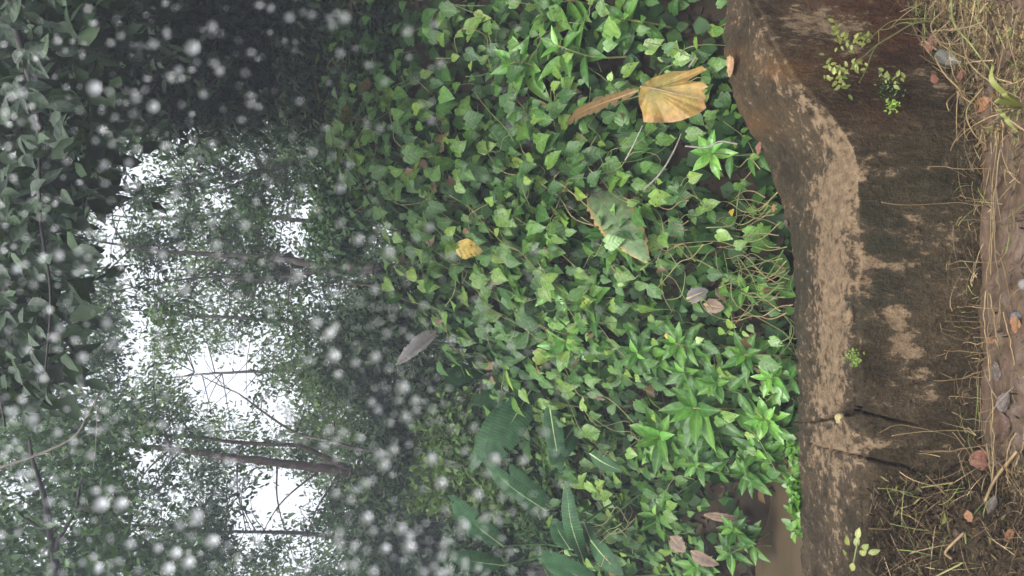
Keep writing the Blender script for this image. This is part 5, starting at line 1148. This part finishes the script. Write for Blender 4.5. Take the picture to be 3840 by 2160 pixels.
dropm = build_mesh('raindrop', sv, [np.stack([i * NU + j, (i + 1) * NU + j, (i + 1) * NU + j2, i * NU + j2], -1).reshape(-1, 4)], M['water'])
for (ox, oy), lst in DROPS.items():
    for (a, b_) in lst:
        big = (a, b_) in BRIGHT.get((ox, oy), [])
        d0 = ray(np.array(ox + a * .4969), np.array(oy + b_ * .4969)); P = CAM + d0 * random.uniform(.27, .33)
        s_ = random.uniform(.0016, .0020) if big else random.choice([.0006, .0007, .0009, .0010, .0012]) * random.uniform(.9, 1.1)
        o = bpy.data.objects.new('raindrop', dropm); COL.objects.link(o); o.location = V3(P); o.scale = (s_ * 1.25, s_, s_ * 1.05); o.rotation_euler = (0, random.uniform(.2, .8), 0)
        X_, Y_ = ox + a * .4969, oy + b_ * .4969
        wh = 'in front of the overhanging leaves' if X_ < 330 and Y_ < 1500 else 'in front of the dark trees beside the open sky' if Y_ < 450 and X_ < 1300 else 'in front of the open sky and pale trees' if X_ < 1180 else 'in front of the banana leaves and dark thicket' if Y_ > 1430 else 'in front of the vine-covered bank'
        tag(o, ('large bright blurred raindrop ' if big else 'small grey blurred raindrop ') + wh, 'raindrop', ('large raindrops ' if big else 'small raindrops ') + wh)

sv_ = np.array(sv); fq_ = np.stack([i * NU + j, (i + 1) * NU + j, (i + 1) * NU + j2, i * NU + j2], -1).reshape(-1, 4); bgc = Bag()
for _ in range(700):
    X_ = random.uniform(0, 1) ** 1.15 * 2250; Y_ = random.uniform(-20, 2180)
    if X_ > 1300 and Y_ < 900 and random.random() < .6: continue
    P = CAM + ray(np.array(X_), np.array(Y_)) * random.uniform(.27, .42); r_ = random.choice([.0003, .0004, .0005, .0006])
    bgc.add(P + sv_ * r_ * [random.uniform(1, 1.4), 1, random.uniform(1, 2.6)], fq_)
tag(link('rain', bgc.mesh('rain', M['water'])), kind='stuff')

# ------------------------------------------------------------------ misty rain air
hz = bpy.data.materials.new('mist'); hz.use_nodes = True; t = hz.node_tree; t.nodes.clear()
o = t.nodes.new('ShaderNodeOutputMaterial'); pv = t.nodes.new('ShaderNodeVolumePrincipled'); pv.inputs['Color'].default_value = (.80, .85, 1.0, 1); pv.inputs['Density'].default_value = .009; pv.inputs['Anisotropy'].default_value = .2
t.links.new(pv.outputs[0], o.inputs['Volume'])
x0, x1, y0, y1, z0, z1 = -42, 42, -20, 64, -1.6, 13
V = np.array([(x, y, z) for x in (x0, x1) for y in (y0, y1) for z in (z0, z1)], float)
Q = np.array([(0, 1, 3, 2), (4, 6, 7, 5), (0, 4, 5, 1), (2, 3, 7, 6), (0, 2, 6, 4), (1, 5, 7, 3)])
tag(link('haze', build_mesh('haze', V, [Q], hz, smooth=False)), kind='stuff')
